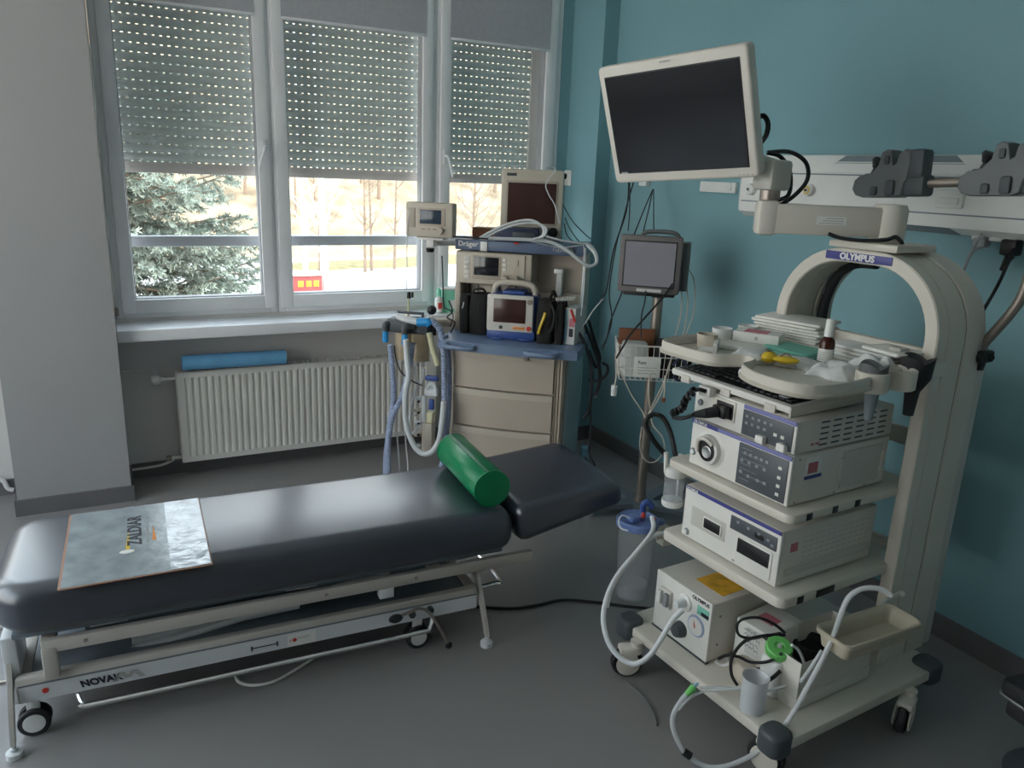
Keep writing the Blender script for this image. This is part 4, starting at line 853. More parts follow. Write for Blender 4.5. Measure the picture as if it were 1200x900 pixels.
# things on the sill behind
gx = thing('green_carton', 'white and green carton on the sill behind the hoses', 'box', (1.78, 4.13, .8305), R(-8))
MB().rbox(-.085, .085, -.05, .05, 0, .135, .003).build('carton', 'mint', gx)
MB().box(-.087, .087, -.052, .052, .128, .137).build('lid', 'card', gx)
MB().box(-.04, .02, -.0515, -.050, .02, .07).build('label', 'white', gx)
gb = thing('spray_bottle', 'white bottle with red print and green cap on the sill', 'bottle', (1.665, 4.09, .8305))
MB().lathe([(.018, 0), (.022, .004), (.022, .08), (.010, .095)], 14).build('body', 'white', gb)
MB().lathe([(.014, .095), (.012, .135), (.006, .14)], 12).build('cap', 'mint', gb)
MB().rbox(-.012, .012, -.0235, -.020, .025, .06, .001).build('red_print', 'red', gb)
# white cables over the top shelf
for k, r in (('wt1', .0065), ('wt2', .0055), ('wt3', .0085), ('wt4', .005), ('wt7', .004), ('wt5', .003)):
    cable(k, r, 'hose_white', {'wt1': 'white cable arching over the module box, outer loop', 'wt2': 'white cable arching over the module box, inner loop', 'wt3': 'thick white cable lying along the front edge of the top shelf', 'wt4': 'white cable looping off the right end of the top shelf', 'wt5': 'thin white cable hanging down the right side of the machine', 'wt7': 'thin white cable trailing under the thick one on the top shelf'}[k], 'patient_cable', 'cable')
cable('wt6', .003, 'hose_white', 'thin white lead hanging over the maroon-screened monitor', 'patient_cable', 'cable')
cable('vm1', .003, 'rubber', 'thin black cable hanging from the small display down to the sill', 'display_cable', 'cable')
cable('vm2', .002, 'hose_white', 'fine white line hanging from the left of the small display', 'sample_line', 'tube')
cable('vm3', .004, 'rubber', 'black cable running from the small display to the top shelf', 'display_cable', 'cable')
for k in ('mm7', 'mm8', 'mm9'): cable(k, .003, 'rubber', 'thin dark cable behind the maroon-screened patient monitor', 'power_cable', 'cable', 'cables behind the patient monitor')
for k, r, l in (('mm1', .009, 'thick black cable bowing right beside the drawers'), ('mm2', .008, 'black cable hanging closest to the side of the drawers'), ('mm3', .008, 'black cable making a narrow loop right of the worktop'), ('mm5', .007, 'short black cable hooking right, away from the drawers'), ('mm4', .005, 'thin black cable dropping to the floor right of the drawers')):
    cable(k, r, 'rubber', l, 'power_cable', 'cable')
cable('mm6', .003, 'hose_white', 'white cable running from the right edge of the machine up to the wall', 'power_cable', 'cable')
lb = thing('blue_bin', 'small light blue plastic piece on the floor right of the drawers', 'container', (2.30, 3.44, 0), R(-30))
MB().rbox(-.022, .022, -.03, .03, 0, .15, .008).build('body', 'light_blue', lb)
# ================================================================== ENDOSCOPY TROLLEY
TZ = R(3.5); TO = (2.045, 1.63, 0)
def T2W(d, l, z):
    c, s = math.cos(TZ), math.sin(TZ); return (TO[0]+c*d+s*l, TO[1]+s*d-c*l, z)
tr = thing('endoscopy_trolley', 'cream wheeled equipment trolley with an arched column and three shelves', 'trolley', TO, TZ)
# local frame: x = depth (front is -x), y = to the far side, so lateral l = -y
def lb_(b, d0, d1, l0, l1, z0, z1, bv=.004): return b.rbox(d0, d1, -l1, -l0, z0, z1, bv)
MB().slab(-.56, .20, -.388, .315, .118, .152, .03, .006, 5, 2).build('base_shelf', 'trolley', tr)
MB().slab(-.475, .10, -.252, .25, .722, .75, .028, .006, 5, 2).build('shelf', 'trolley', tr)
MB().slab(-.475, .10, -.262, .245, .467, .50, .028, .006, 5, 2).build('shelf', 'trolley', tr)
for d in (-.40, -.29, -.19): MB().rbox(d-.012, d+.012, -.2535, -.248, .726, .746, .001).build('edge_plug', 'black', tr)
for d0, d1 in ((-.412, -.385), (-.33, -.25)): MB().rbox(d0, d1, -.2635, -.258, .471, .494, .001).build('edge_plug', 'black', tr)
def arch(hw, top, r, zb=.15, n=12):
    o = [(hw, zb)]
    for k in range(n+1): a = R(90*k/n); o.append((hw-r+r*math.cos(a), top-r+r*math.sin(a)))
    for k in range(n+1): a = R(90+90*k/n); o.append((-(hw-r)+r*math.cos(a), top-r+r*math.sin(a)))
    o.append((-hw, zb)); return o
def arch_band(d0, d1, hw=.288, t=.041, top=1.435, r=.235, bv=.004):
    b = MB(); O = arch(hw, top, r); I = arch(hw-t, top-t, r-t)
    O2 = arch(hw-bv, top-bv, r-bv); I2 = arch(hw-t+bv, top-t+bv, r-t+bv)
    loops = [[(d0, *p) for p in I2], [(d0, *p) for p in O2], [(d0+bv, *p) for p in O], [(d1-bv, *p) for p in O], [(d1, *p) for p in O2], [(d1, *p) for p in I2], [(d1-bv, *p) for p in I], [(d0+bv, *p) for p in I]]
    n = len(O); v = [q for l in loops for q in l]; f = []
    for a in range(8):
        c = (a+1) % 8
        for j in range(n-1): f.append((a*n+j, a*n+j+1, c*n+j+1, c*n+j))
    f.append(tuple(a*n for a in range(8))); f.append(tuple(a*n+n-1 for a in reversed(range(8))))
    return b.add(v, f)
arch_band(0, .052).build('arch_front', 'trolley', tr)
arch_band(.0560, .146, .286, .037, 1.433).build('arch_middle', 'trolley', tr)
arch_band(.1500, .245, .288, .041).build('arch_rear', 'trolley', tr)
arch_band(.02, .22, .283, .030, 1.430, .232, .001).build('arch_core', 'rubber', tr)
for s in (-1, 1): MB().rbox(.246, .292, s*.268-.018, s*.268+.018, .15, 1.15, .010).build('rear_post', 'trolley_dk', tr)
MB().tube([(.175, .232, 1.05), (.175, .232, 1.17), (.172, .222, 1.25), (.165, .185, 1.33), (.155, .12, 1.375), (.14, .03, 1.385)], .017, 10).build('cable_loom', 'rubber', tr)
for z in (.40, .80): MB().rbox(.245, .262, -.25, .25, z, z+.06, .004).build('rear_brace', 'trolley_dk', tr)
# name plate
MB().rbox(-.0025, .002, -.112, .118, 1.3985, 1.4235, .001).build('name_plate', 'brand_blue', tr)
text('OLYMPUS', .027, (-.0032, .066, 1.4105), (0, -1, 0), (0, 0, 1), 'white', tr, sx=1.02, bold=.0011)
# bumpers and wheels
for (d, l) in ((-.54, .350), (-.54, -.282), (.160, .358), (.165, -.282)):
    MB().slab(d-.041, d+.041, -l-.041, -l+.041, .096, .168, .030, .014, 5, 3).build('bumper', 'dark_grey', tr)
def big_castor(d, l, ang, parent):
    C_ = Matrix.Translation((d, -l, 0)) @ Matrix.Rotation(ang, 4, 'Z')
    c = MB(C_).cyl((-.03, 0, .085), (-.03, 0, .13), .018, .022, 12).rbox(-.045, .03, -.024, .024, .088, .112, .008).rbox(-.03, .018, -.0235, -.015, .03, .10, .006).rbox(-.03, .018, .015, .0235, .03, .10, .006).build('castor', 'trolley', parent)
    MB(C_).lathe([(.01, -.012), (.050, -.012), (.054, -.007), (.054, .007), (.050, .012), (.01, .012)], 28, (0, 0, .054), 'y').build('tyre', 'rubber', c)
    for s in (-1, 1): MB(C_).lathe([(.002, s*.0252-.002), (.036, s*.0245-.002), (.040, s*.022-.002), (.040, s*.022+.002), (.036, s*.0245), (.002, s*.0252)], 22, (0, 0, .054), 'y').build('hub_cap', 'trolley', c)
    return c
big_castor(-.60, -.215, R(155), tr); big_castor(-.525, .32, R(110), tr); big_castor(-.01, .405, R(200), tr); big_castor(.14, -.26, R(150), tr)
# head plate, arm and monitor mount
MB().rbox(.0, .20, -.12, .115, 1.436, 1.458, .004).build('head_plate', 'trolley', tr)
hx, hy = .095, -.016
MB().lathe([(.046, 1.458), (.051, 1.462), (.051, 1.558), (.044, 1.572)], 28, (hx, hy, 0)).build('swivel_hub', 'trolley', tr)
ax, ay = -.205, .195    # outer joint in trolley coordinates
adir = Vector((ax-hx, ay-hy, 0)); aL = adir.length; aang = math.atan2(adir.y, adir.x)
am_ = Matrix.Translation((hx, hy, 0)) @ Matrix.Rotation(aang, 4, 'Z')
arm = MB(am_).rbox(.0, aL, -.036, .036, 1.472, 1.562, .007).build('arm', 'trolley', tr)
MB(am_).box(aL*.38, aL*.62, .0362, .0372, 1.505, 1.530).build('rating_label', 'white', arm)
lines = MB(am_)
for i in range(3): lines.box(aL*.40, aL*.60-.01*i, .0372, .0376, 1.509+i*.007, 1.5112+i*.007)
lines.build('print_lines', 'ink_grey', arm)
MB(am_).rbox(aL-.03, aL+.035, -.038, .038, 1.465, 1.572, .016).build('arm_end', 'monitor_white', tr)
MB().cyl((ax, ay, 1.572), (ax, ay, 1.602), .03, .03, 20).build('joint_pin', 'dark_steel', tr)
MB().rbox(ax-.045, ax+.045, ay-.04, ay+.04, 1.600, 1.690, .012).build('tilt_block', 'trolley_dk', tr)
MB().tube([(ax, ay, 1.665), (ax-.05, ay+.02, 1.68), (ax-.10, ay+.07, 1.72), (ax-.14, ay+.13, 1.76)], .028, 12).build('monitor_mount', 'trolley_dk', tr)
# tray-level cross arms
for s in (-1, 1): MB().rbox(-.12, .06, s*.272-.022, s*.272+.022, 1.098, 1.145, .008).build('tray_arm', 'trolley', tr)

# work tray
def rim_tray(b, outline, z0, z1, wall=.006, floor=.006):
    """outline ccw list of (x,y): floor + raised thin rounded rim"""
    n = len(outline); c = Vector((sum(p[0] for p in outline)/n, sum(p[1] for p in outline)/n))
    def off(k): 
        out = []
        for i in range(n):
            p = Vector(outline[i]); a = Vector(outline[i-1]); q = Vector(outline[(i+1) % n]); t = (q-a).normalized(); nn = Vector((t.y, -t.x)); out.append(p-nn*k)
        return out
    o0 = off(.012); o1 = off(0); o2 = off(wall); o3 = off(wall*2.2)
    rings = [[(p.x, p.y, z0) for p in o0], [(p.x, p.y, z0+.008) for p in o1], [(p.x, p.y, z1-.003) for p in o1], [(p.x, p.y, z1) for p in off(wall*.4)], [(p.x, p.y, z1-.002) for p in o2], [(p.x, p.y, z0+floor+.004) for p in o2], [(p.x, p.y, z0+floor) for p in o3]]
    return b.loft(rings)
def smooth_outline(pts, n=5):
    P = [Vector((p[0], p[1], 0)) for p in pts]; out = []
    N = len(P)
    for i in range(N):
        a, b, c, d = P[i-1], P[i], P[(i+1) % N], P[(i+2) % N]
        for k in range(n):
            t = k/n; q = 0.5*((2*b)+(c-a)*t+(2*a-5*b+4*c-d)*t*t+(3*b-a-3*c+d)*t*t*t); out.append((q.x, q.y))
    return out
ty = [(-.50, .285), (-.515, .20), (-.50, .085), (-.455, .055), (-.415, .03), (-.415, -.01), (-.455, -.035), (-.505, -.05), (-.545, -.13), (-.545, -.235), (-.50, -.29), (-.38, -.30), (-.15, -.27), (.02, -.25), (.04, -.1), (.04, .1), (.02, .26), (-.15, .30), (-.38, .315)]
wt_ = thing('work_tray', 'cream moulded work tray holding supplies at the top of the trolley', 'tray', T2W(0, 0, 1.10), TZ)
rim_tray(MB(), smooth_outline(list(reversed(ty)), 4)[::-1][::-1], 0, .036).build('tray', 'trolley', wt_, ang=50)
MB().rbox(.02, .05, -.245, .245, .02, .075, .008).build('back_wall', 'trolley', wt_)
MB().rbox(-.44, -.10, -.11, .02, -.026, .004, .01).build('lock_block', 'trolley', wt_)
lk = MB().cyl((-.44, .005, -.010), (-.446, .005, -.010), .016, .016, 18).build('lock_ring', 'mid_grey', wt_)
MB().cyl((-.445, .005, -.010), (-.449, .005, -.010), .012, .012, 18).build('lock_button', 'white', lk)
for i, (d, l) in enumerate(((-.255, .275), (-.155, .29))):
    cup = MB().lathe([(.040, -.012), (.044, -.008), (.044, .042), (.040, .044), (.037, .042), (.036, -.006), (.005, -.008)], 28, (d, -l, 0)).build('scope_cup', 'trolley', wt_)
    if i == 0:
        ring = []; 
        b = MB(); N = 28
        b.loft([[(d+.036*math.cos(a), -l+.036*math.sin(a), .03) for a in [6.283*k/N for k in range(N)]], [(d+.038*math.cos(a), -l+.038*math.sin(a), .052+.016*abs(math.sin(1.5*a))) for a in [6.283*k/N for k in range(N)]], [(d+.034*math.cos(a), -l+.034*math.sin(a), .050+.014*abs(math.sin(1.5*a))) for a in [6.283*k/N for k in range(N)]], [(d+.014*math.cos(a), -l+.014*math.sin(a), .0) for a in [6.283*k/N for k in range(N)]]])
        b.build('rubber_insert', 'mid_grey', cup)
        MB().cyl((d+.01, -l, -.012), (d+.012, -l, -.095), .020, .011, 14).build('drain_spout', 'strip_grey', cup)
d, l, N = -.075, .285, 24
an = [6.283*k/N for k in range(N)]
hb = MB().loft([[(d+.014*math.cos(a), -l+.014*math.sin(a), -.10) for a in an], [(d+.020*math.cos(a), -l+.020*math.sin(a), -.03) for a in an], [(d+.042*math.cos(a), -l+.042*math.sin(a), .01) for a in an], [(d+.046*math.cos(a), -l+.046*math.sin(a), .055+.018*abs(math.sin(1.5*a))) for a in an], [(d+.041*math.cos(a), -l+.041*math.sin(a), .055+.016*abs(math.sin(1.5*a))) for a in an], [(d+.014*math.cos(a), -l+.014*math.sin(a), .0) for a in an]])
hb.build('black_scope_cup', 'rubber', wt_)
MB().rbox(-.30, -.04, -.272, -.262, .0, .028, .004).build('cup_bar', 'trolley', wt_)

# endoscopy monitor
def panel_frame(c, az, tilt, roll):
    a = R(az); Rv = Vector((math.sin(a), math.cos(a), 0)); Nv = Vector((Rv.y, -Rv.x, 0)); t = R(tilt); U = Vector((0, 0, math.cos(t)))+Nv*math.sin(t)
    q = R(roll); R2 = Rv*math.cos(q)+U*math.sin(q); U2 = U*math.cos(q)-Rv*math.sin(q); Nn = R2.cross(U2)
    return Matrix(((R2.x, -Nn.x, U2.x, c[0]), (R2.y, -Nn.y, U2.y, c[1]), (R2.z, -Nn.z, U2.z, c[2]), (0, 0, 0, 1)))
em = thing('endoscopy_monitor', 'large white flat monitor with a dark screen on the trolley arm', 'monitor')
em.matrix_world = panel_frame((1.596, 2.014, 1.796), 160.4, 17.4, 4.1)
def plate_y(b, x0, x1, z0, z1, y0, y1, rc, re):   # slab standing in xz, thickness along y
    return b.slab(x0, x1, -z1, -z0, y0, y1, rc, re, 5, 3, M=Matrix(((1, 0, 0, 0), (0, 0, 1, 0), (0, -1, 0, 0), (0, 0, 0, 1))))
w2, h2 = .2625, .1875
plate_y(MB(), -w2, w2, -h2, h2, 0, .045, .016, .008).build('housing', 'monitor_white', em)
plate_y(MB(), -w2+.03, w2-.03, -h2+.03, h2-.03, .044, .085, .02, .015).build('rear_housing', 'trolley_dk', em)
MB().rbox(-w2+.022, w2-.026, -.0015, .002, -h2+.032, h2-.032, .001).build('screen_gasket', 'rubber', em)
MB().box(-w2+.026, w2-.030, -.0025, -.001, -h2+.036, h2-.036).build('screen', 'screen', em)
text('OLYMPUS', .009, (-.028, -.001, h2-.013), (1, 0, 0), (0, 0, 1), 'ink_grey', em).name = 'lettering'
MB().box(-w2+.032, -w2+.058, -.0028, -.0020, -h2+.0325, -h2+.0375).build('screen_tag', 'ink_grey', em)
MB().rbox(-.06, .06, .08, .12, -.06, .06, .008).build('mount_plate', 'trolley_dk', em)
for i in range(4): MB().cyl((w2-.02-.014*i, -.0005, -h2+.011), (w2-.02-.014*i, -.002, -h2+.011), .003, .003, 8).build('button', 'trolley_dk', em)
for k, r, l in (('mon_a', .008, 'short black cable loop at the back edge of the large white monitor'), ('mon_b', .0065, 'black cable bulging right behind the large white monitor'), ('mon_c', .0065, 'black cable running from the large monitor down around the arm end'), ('arm_c', .006, 'black cable tied around the foot of the swivel hub'), ('arch_c', .005, 'thin black cable hanging inside the trolley arch')):
    cable(k, r, 'rubber', l, 'monitor_cable', 'cable', seg=8)

# ---- units on the shelves (local: x depth from -.445, y = -l)
def unit(name, label, cat, z, h, l0=-.182, l1=.207, depth=.43, m='unit'):
    u = thing(name, label, cat, T2W(-.445, 0, z), TZ)
    MB().rbox(.012, depth, -l1, -l0, .004, h, .005).build('case', m, u)
    MB().rbox(0, .014, -l1, -l0, .003, h, .006).build('front_panel', 'unit_front', u)
    f = MB()
    for d in (.04, depth-.05):
        for l in (l0+.04, l1-.04): f.cyl((d, -l, 0), (d, -l, .005), .012, .012, 10)
    f.build('feet', 'black', u)
    return u
def fr(b, l0, l1, z0, z1, d0=-.003, d1=.002, bv=.0015): return b.rbox(d0, d1, -l1, -l0, z0, z1, bv)
def keys(u, spots, m='key_grey', r=.0055, d=-.0045):
    b = MB()
    for l, z in spots: b.rbox(d, -.002, -l-r, -l+r, z-r*.8, z+r*.8, .001)
    o = b.build('keys', m, u); return o
# u1 light source / processor (lower)
U = unit('light_source', 'white endoscopy light source with round lens socket on the upper shelf', 'machine', .7505, .152)
fr(MB(), -.18, .205, .139, .151).build('blue_strip', 'strip_blue', U)
fr(MB(), -.18, -.07, .1385, .1515, -.0036).build('name_strip', 'brand_blue', U)
text('OLYMPUS', .013, (-.0042, .172, .1452), (0, -1, 0), (0, 0, 1), 'white', U, bold=.0004)
fr(MB(), .018, .197, .010, .136).build('control_panel', 'unit_panel', U)
keys(U, [(.035+.028*i, .085) for i in range(4)]+[(.035, .05), (.065, .045), (.10, .045), (.125, .045)]+[(.045+.02*i, .11) for i in range(5)])
keys(U, [(.172, .108), (.172, .08), (.172, .055), (.172, .03)], 'paper', .006)
pr = MB()
for i in range(7): fr(pr, .03, .03+.008*(5+i % 3*3), .122-.0155*i, .1235-.0155*i, -.0034, -.002, .0003)
pr.build('panel_print', 'key_grey', U)
sk = MB().lathe([(.002, -.022), (.040, -.022), (.046, -.018), (.048, -.004), (.060, .0), (.05, .002)], 30, (0, .095, .075), 'x').build('lens_socket', 'unit_front', U)
MB().lathe([(.001, -.0235), (.026, -.0235), (.034, -.0225), (.034, -.020), (.001, -.02)], 26, (0, .09, .076), 'x').build('socket_hole', 'black', sk)
MB().lathe([(.012, -.026), (.017, -.027), (.019, -.026), (.019, -.022), (.012, -.022)], 22, (0, .086, .072), 'x').build('lens_ring', 'steel', sk)
MB().tube([(-.021, .128, .062), (-.030, .118, .104), (-.030, .09, .114), (-.024, .066, .10)], .007, 8).build('socket_lever', 'unit', sk)
MB().lathe([(.001, -.007), (.010, -.006), (.012, 0), (.001, .001)], 18, (0, .165, .045), 'x').build('power_button', 'key_grey', U)
MB().lathe([(.001, -.009), (.007, -.008), (.008, -.004), (.001, -.003)], 16, (0, .165, .045), 'x').build('button_cap', 'white', U)
MB().rbox(.055, .13, -.2085, -.2065, .075, .142, .001).build('label', 'white', U)
MB().box(.068, .108, -.2092, -.2084, .092, .124).build('red_print', 'pink', U)
MB().box(.056, .129, -.2092, -.2084, .076, .086).build('blue_print', 'brand_blue', U)
MB().rbox(.22, .40, -.2095, -.2065, .02, .135, .003).build('side_cover', 'trolley_dk', U)
for d in (.215, .405): MB().rbox(d-.008, d+.008, -.2115, -.206, .045, .115, .003).build('side_handle', 'unit', U)
sc = MB()
for d, z in ((.03, .14), (.03, .012), (.20, .012), (.34, .012)): sc.cyl((d, -.206, z), (d, -.2085, z), .003, .003, 8)
sc.build('screws', 'dark_steel', U)
# u2 video processor (upper)
U = unit('video_processor', 'white video processor with a black plug under the keyboard', 'machine', .9045, .098)
fr(MB(), .018, .197, .008, .083).build('control_panel', 'unit_panel', U)
fr(MB(), .018, .205, .085, .097).build('blue_strip', 'strip_blue', U)
keys(U, [(.035+.022*i, .066) for i in range(5)]+[(.035+.022*i, .046) for i in range(4)], 'key_grey')
keys(U, [(.14, .042), (.165, .042)], 'paper', .006)
for l, z in ((.10, .018), (.175, .018)):
    MB().rbox(-.022, -.002, -l-.014, -l+.014, z-.011, z+.011, .003).build('selector', 'paper', U)
fr(MB(), -.104, -.012, .028, .092, -.0045).build('socket_recess', 'unit', U)
fr(MB(), -.085, -.018, .036, .084, -.006).build('socket', 'black', U)
MB().lathe([(.001, -.007), (.009, -.006), (.011, 0), (.001, .001)], 18, (0, .155, .056), 'x').build('power_button', 'key_grey', U)
v = MB()
for i in range(6):
    for j in range(5): v.rbox(.10+.052*i, .135+.052*i, -.2078, -.2065, .016+.0165*j, .021+.0165*j, .001)
v.build('vent_slots', 'dark_grey', U)
MB().box(.085, .10, -.2080, -.2068, .022, .028).box(.065, .078, -.2080, -.2068, .022, .028).build('red_mark', 'pink', U)
pg = thing('scope_plug', 'black round plug in the front socket of the video processor', 'plug', T2W(-.452, -.052, .9635), TZ)
MB().rbox(-.03, 0, -.028, .022, -.018, .018, .006).build('plug_block', 'black', pg)
MB().cyl((-.03, 0, 0), (-.06, .015, -.006), .017, .015, 14).cyl((-.06, .015, -.006), (-.085, .035, -.012), .015, .009, 14).build('strain_relief', 'rubber', pg)
coil = []
base = [Vector(p) for p in ((-.045, .085, .045), (-.062, .10, .012), (-.064, .108, -.015), (-.08, .128, -.036))]
cl = catmull(base, 14)
for i, p in enumerate(cl):
    a = i*1.15; coil.append(p+Vector((.007*math.cos(a), .007*math.sin(a)*.7, .008*math.sin(a)*.7)))
cc = [(-.02, .06, .045), (-.035, .072, .05)]+coil+[(-.085, .118, -.046), (-.085, .09, -.04), (-.08, .062, -.028), (-.085, .035, -.012)]
MB().tube(cc, .0065, 7, 2).build('coiled_cord', 'black', pg)
MB().rbox(-.02, .006, .045, .095, .028, .058, .005).build('cord_clip', 'unit_front', pg)
# keyboard
kb = thing('keyboard', 'white keyboard with black keys under the work tray', 'keyboard', T2W(-.435, -.07, 1.012), TZ, rot=(0, R(-1.5), TZ))
MB().rbox(0, .36, -.238, .238, 0, .022, .006).build('case', 'unit_front', kb)
MB().rbox(.02, .345, -.225, .225, .020, .024, .003).build('key_bed', 'black', kb)
ky = MB()
for i in range(7):
    for j in range(18):
        if i == 0 and 5 < j < 11: continue
        ky.rbox(.028+.03*i, .051+.03*i, .212-.024*j-.020, .212-.024*j, .023, .030, .003)
o = ky.build('keys', 'rubber', kb); o['kind'] = 'stuff'
for y in (.17, .0, -.17): MB().rbox(-.004, .004, y-.02, y+.02, -.012, .012, .003).build('latch', 'unit', kb)
MB().rbox(.03, .05, -.20, -.17, .0305, .034, .001).build('key_label', 'key_grey', kb)
MB().rbox(.0, .355, -.242, -.234, -.01, .02, .004).build('side_skirt', 'trolley', kb)
# u3 printer / recorder
U = unit('image_recorder', 'white image recorder with two black slots on the middle shelf', 'machine', .5005, .178)
fr(MB(), -.18, .205, .166, .177).build('blue_strip', 'brand_blue', U)
text('OLYMPUS', .012, (-.0036, .175, .1712), (0, -1, 0), (0, 0, 1), 'white', U, bold=.0004)
fr(MB(), .02, .195, .112, .155).build('control_panel', 'unit_panel', U)
keys(U, [(.05, .142), (.09, .140), (.13, .138), (.165, .135), (.18, .125)], 'key_grey', .005)
fr(MB(), .115, .150, .124, .140, -.0045).build('display_slot', 'black', U)
fr(MB(), -.142, .003, .055, .118, -.002).build('left_recess', 'trolley_dk', U)
fr(MB(), -.088, -.010, .066, .106, -.005).build('slot_frame', 'unit_front', U)
fr(MB(), -.083, -.015, .070, .102, -.0065).build('media_slot', 'black', U)
fr(MB(), .052, .186, .015, .104, -.004, .002, .003).build('drawer_front', 'unit_front', U)
fr(MB(), .058, .178, .052, .097, -.006).build('media_slot', 'black', U)
MB().lathe([(.001, -.007), (.009, -.006), (.012, 0), (.001, .001)], 18, (0, .157, .022), 'x').build('power_button', 'key_grey', U)
MB().lathe([(.001, -.009), (.007, -.008), (.008, -.004), (.001, -.003)], 16, (0, .157, .022), 'x').build('button_cap', 'white', U)
fr(MB(), .04, .052, .012, .018).build('small_print', 'ink_grey', U)
v = MB()
for i in range(12):
    for j in range(6): v.rbox(.10+.026*i, .118+.026*i, -.2078, -.2065, .06+.016*j, .0635+.016*j, .001)
v.build('vent_slots', 'trolley_dk', U)
MB().box(.045, .075, -.2080, -.2068, .105, .132).build('red_mark', 'pink', U)
MB().rbox(.03, .42, -.2095, -.206, .03, .055, .002).build('side_rail', 'trolley_dk', U)

# ---- things on the base shelf
fp = thing('flushing_pump', 'white flushing pump with a dial and orange tape on its top', 'pump', T2W(-.487, -.10, .1525), TZ)
MB().rbox(.006, .30, -.125, .13, .006, .208, .006).build('case', 'unit', fp)
MB().rbox(0, .010, -.125, .13, .004, .210, .006).build('front_panel', 'unit_front', fp)
MB().box(-.002, .012, -.126, .131, .0, .005).build('base_plate', 'dark_grey', fp)
MB().box(.07, .20, -.10, .02, .2082, .2095).build('tape', 'yellow_tape', fp)
text('OLYMPUS', .017, (-.0008, -.04, .197), (0, -1, 0), (0, 0, 1), 'ink', fp, sx=1.0, bold=.0004)
MB().rbox(-.002, .002, -.116, -.066, .150, .180, .001).build('level_window', 'green_cloth', fp)
MB().rbox(-.0025, .002, -.116, -.085, .152, .165, .001).build('dark_display', 'ink', fp)
MB().lathe([(.001, -.004), (.034, -.004), (.037, 0), (.001, .001)], 28, (0, -.068, .105), 'x').build('gauge_rim', 'hose_blue', fp)
MB().lathe([(.001, -.0055), (.030, -.005), (.030, -.003), (.001, -.003)], 28, (0, -.068, .105), 'x').build('gauge_face', 'unit_front', fp)
MB().add([(-.006, -.064, .10), (-.006, -.072, .10), (-.006, -.060, .128)], [(0, 1, 2)]).build('needle', 'red', fp, smooth=False)
MB().lathe([(.001, -.028), (.020, -.027), (.026, -.012), (.028, 0), (.001, .001)], 24, (0, -.005, .058), 'x').build('flow_knob', 'dark_grey', fp)
MB().lathe([(.001, -.006), (.028, -.006), (.031, 0), (.001, .001)], 24, (0, -.012, .160), 'x').build('outlet', 'paper', fp)
MB().cyl((-.006, -.012, .16), (-.04, -.010, .160), .016, .012, 14).build('outlet_nozzle', 'hose_white', fp)
MB().rbox(-.012, .002, .045, .100, .10, .165, .006).build('valve_plate', 'unit', fp)
for y in (.058, .088): MB().rbox(-.026, -.010, y-.010, y+.010, .112, .158, .005).build('rocker', 'paper' if y > .07 else 'key_grey', fp)
sc = MB()
for d, z in ((.04, .16), (.04, .06), (.2, .1)): sc.cyl((d, -.125, z), (d, -.1275, z), .004, .004, 8)
sc.build('screws', 'dark_steel', fp)
ct = thing('carton', 'small white carton with handwriting beside the flushing pump', 'box', T2W(-.34, .105, .1525), TZ+R(4))
MB().rbox(-.05, .11, -.065, .062, 0, .155, .003).build('box', 'paper', ct)
MB().box(.0, .05, -.03, .03, .155, .1562).build('red_stamp', 'pink', ct)
wr = MB(); rnd = random.Random(5)
for j in range(4):
    y = .03
    for i in range(5):
        y2 = y-rnd.uniform(.008, .014); z = .075+.018*j
        wr.tube([(-.0508, y, z), (-.0512, (y+y2)/2, z+rnd.uniform(.004, .012)), (-.0508, y2, z+rnd.uniform(-.004, .003))], .0007, 4, 3); y = y2
wr.build('handwriting', 'ink', ct)
MB().box(-.0508, -.0500, -.062, .02, .055, .145).build('label', 'card', ct)
bb_ = thing('beige_adapter', 'small beige power adapter in front of the handwritten carton', 'box', T2W(-.435, .125, .1525), TZ+R(-10))
MB().rbox(-.022, .028, -.052, .04, .0, .055, .008).build('case', 'cream', bb_)
MB().rbox(-.026, .032, -.056, -.040, .0, .060, .004).build('black_strap', 'black', bb_)
wb = thing('white_bin', 'white plastic storage bin on the near side of the base shelf', 'box', T2W(-.24, .235, .1525), TZ)
b = rim_tray(MB(), [(-.175, -.075), (.155, -.075), (.155, .075), (-.175, .075)], 0, .155, .004, .005); b.build('bin', 'unit', wb, ang=30)
MB().rbox(-.18, .16, -.08, .08, .0, .045, .006).build('skirt', 'unit', wb)
ca = thing('round_container', 'round black container behind the green-capped bottle', 'container', T2W(-.22, .20, .25), TZ)
MB().lathe([(.052, -.045), (.060, -.04), (.060, .0), (.055, .008), (.045, .004), (.04, -.01), (.002, -.01)], 26).build('cap', 'rubber', ca)
MB().cyl((0, 0, -.0945), (0, 0, -.04), .03, .045, 14).build('bottle_neck', 'rubber', ca)
sb = thing('green_cap_bottle', 'small white bottle with a bright green screw cap on the base shelf', 'bottle', T2W(-.40, .215, .1525), TZ)
MB().slab(-.036, .036, -.036, .036, 0, .12, .02, .01, 5, 3).lathe([(.030, .118), (.024, .135), (.022, .142)], 20).build('body', 'white', sb)
cm = Matrix.Translation((-.004, -.004, .142)) @ Matrix.Rotation(R(-14), 4, 'Y') @ Matrix.Rotation(R(16), 4, 'X')
cap = MB(cm).lathe([(.030, -.004), (.038, -.002), (.038, .018), (.034, .022), (.016, .0225), (.014, .019), (.002, .019)], 30).build('cap', 'green_bright', sb)
cr = MB(cm)
for i in range(22):
    a = 6.283*i/22; cr.rbox(.0375*math.cos(a)-.0015, .0375*math.cos(a)+.0015, .0375*math.sin(a)-.0015, .0375*math.sin(a)+.0015, .0, .017, .0005)
cr.build('cap_ribs', 'green_bright', cap)
MB(cm).cyl((0, 0, .018), (0, 0, .032), .007, .005, 10).build('nozzle', 'tube_clear', cap)
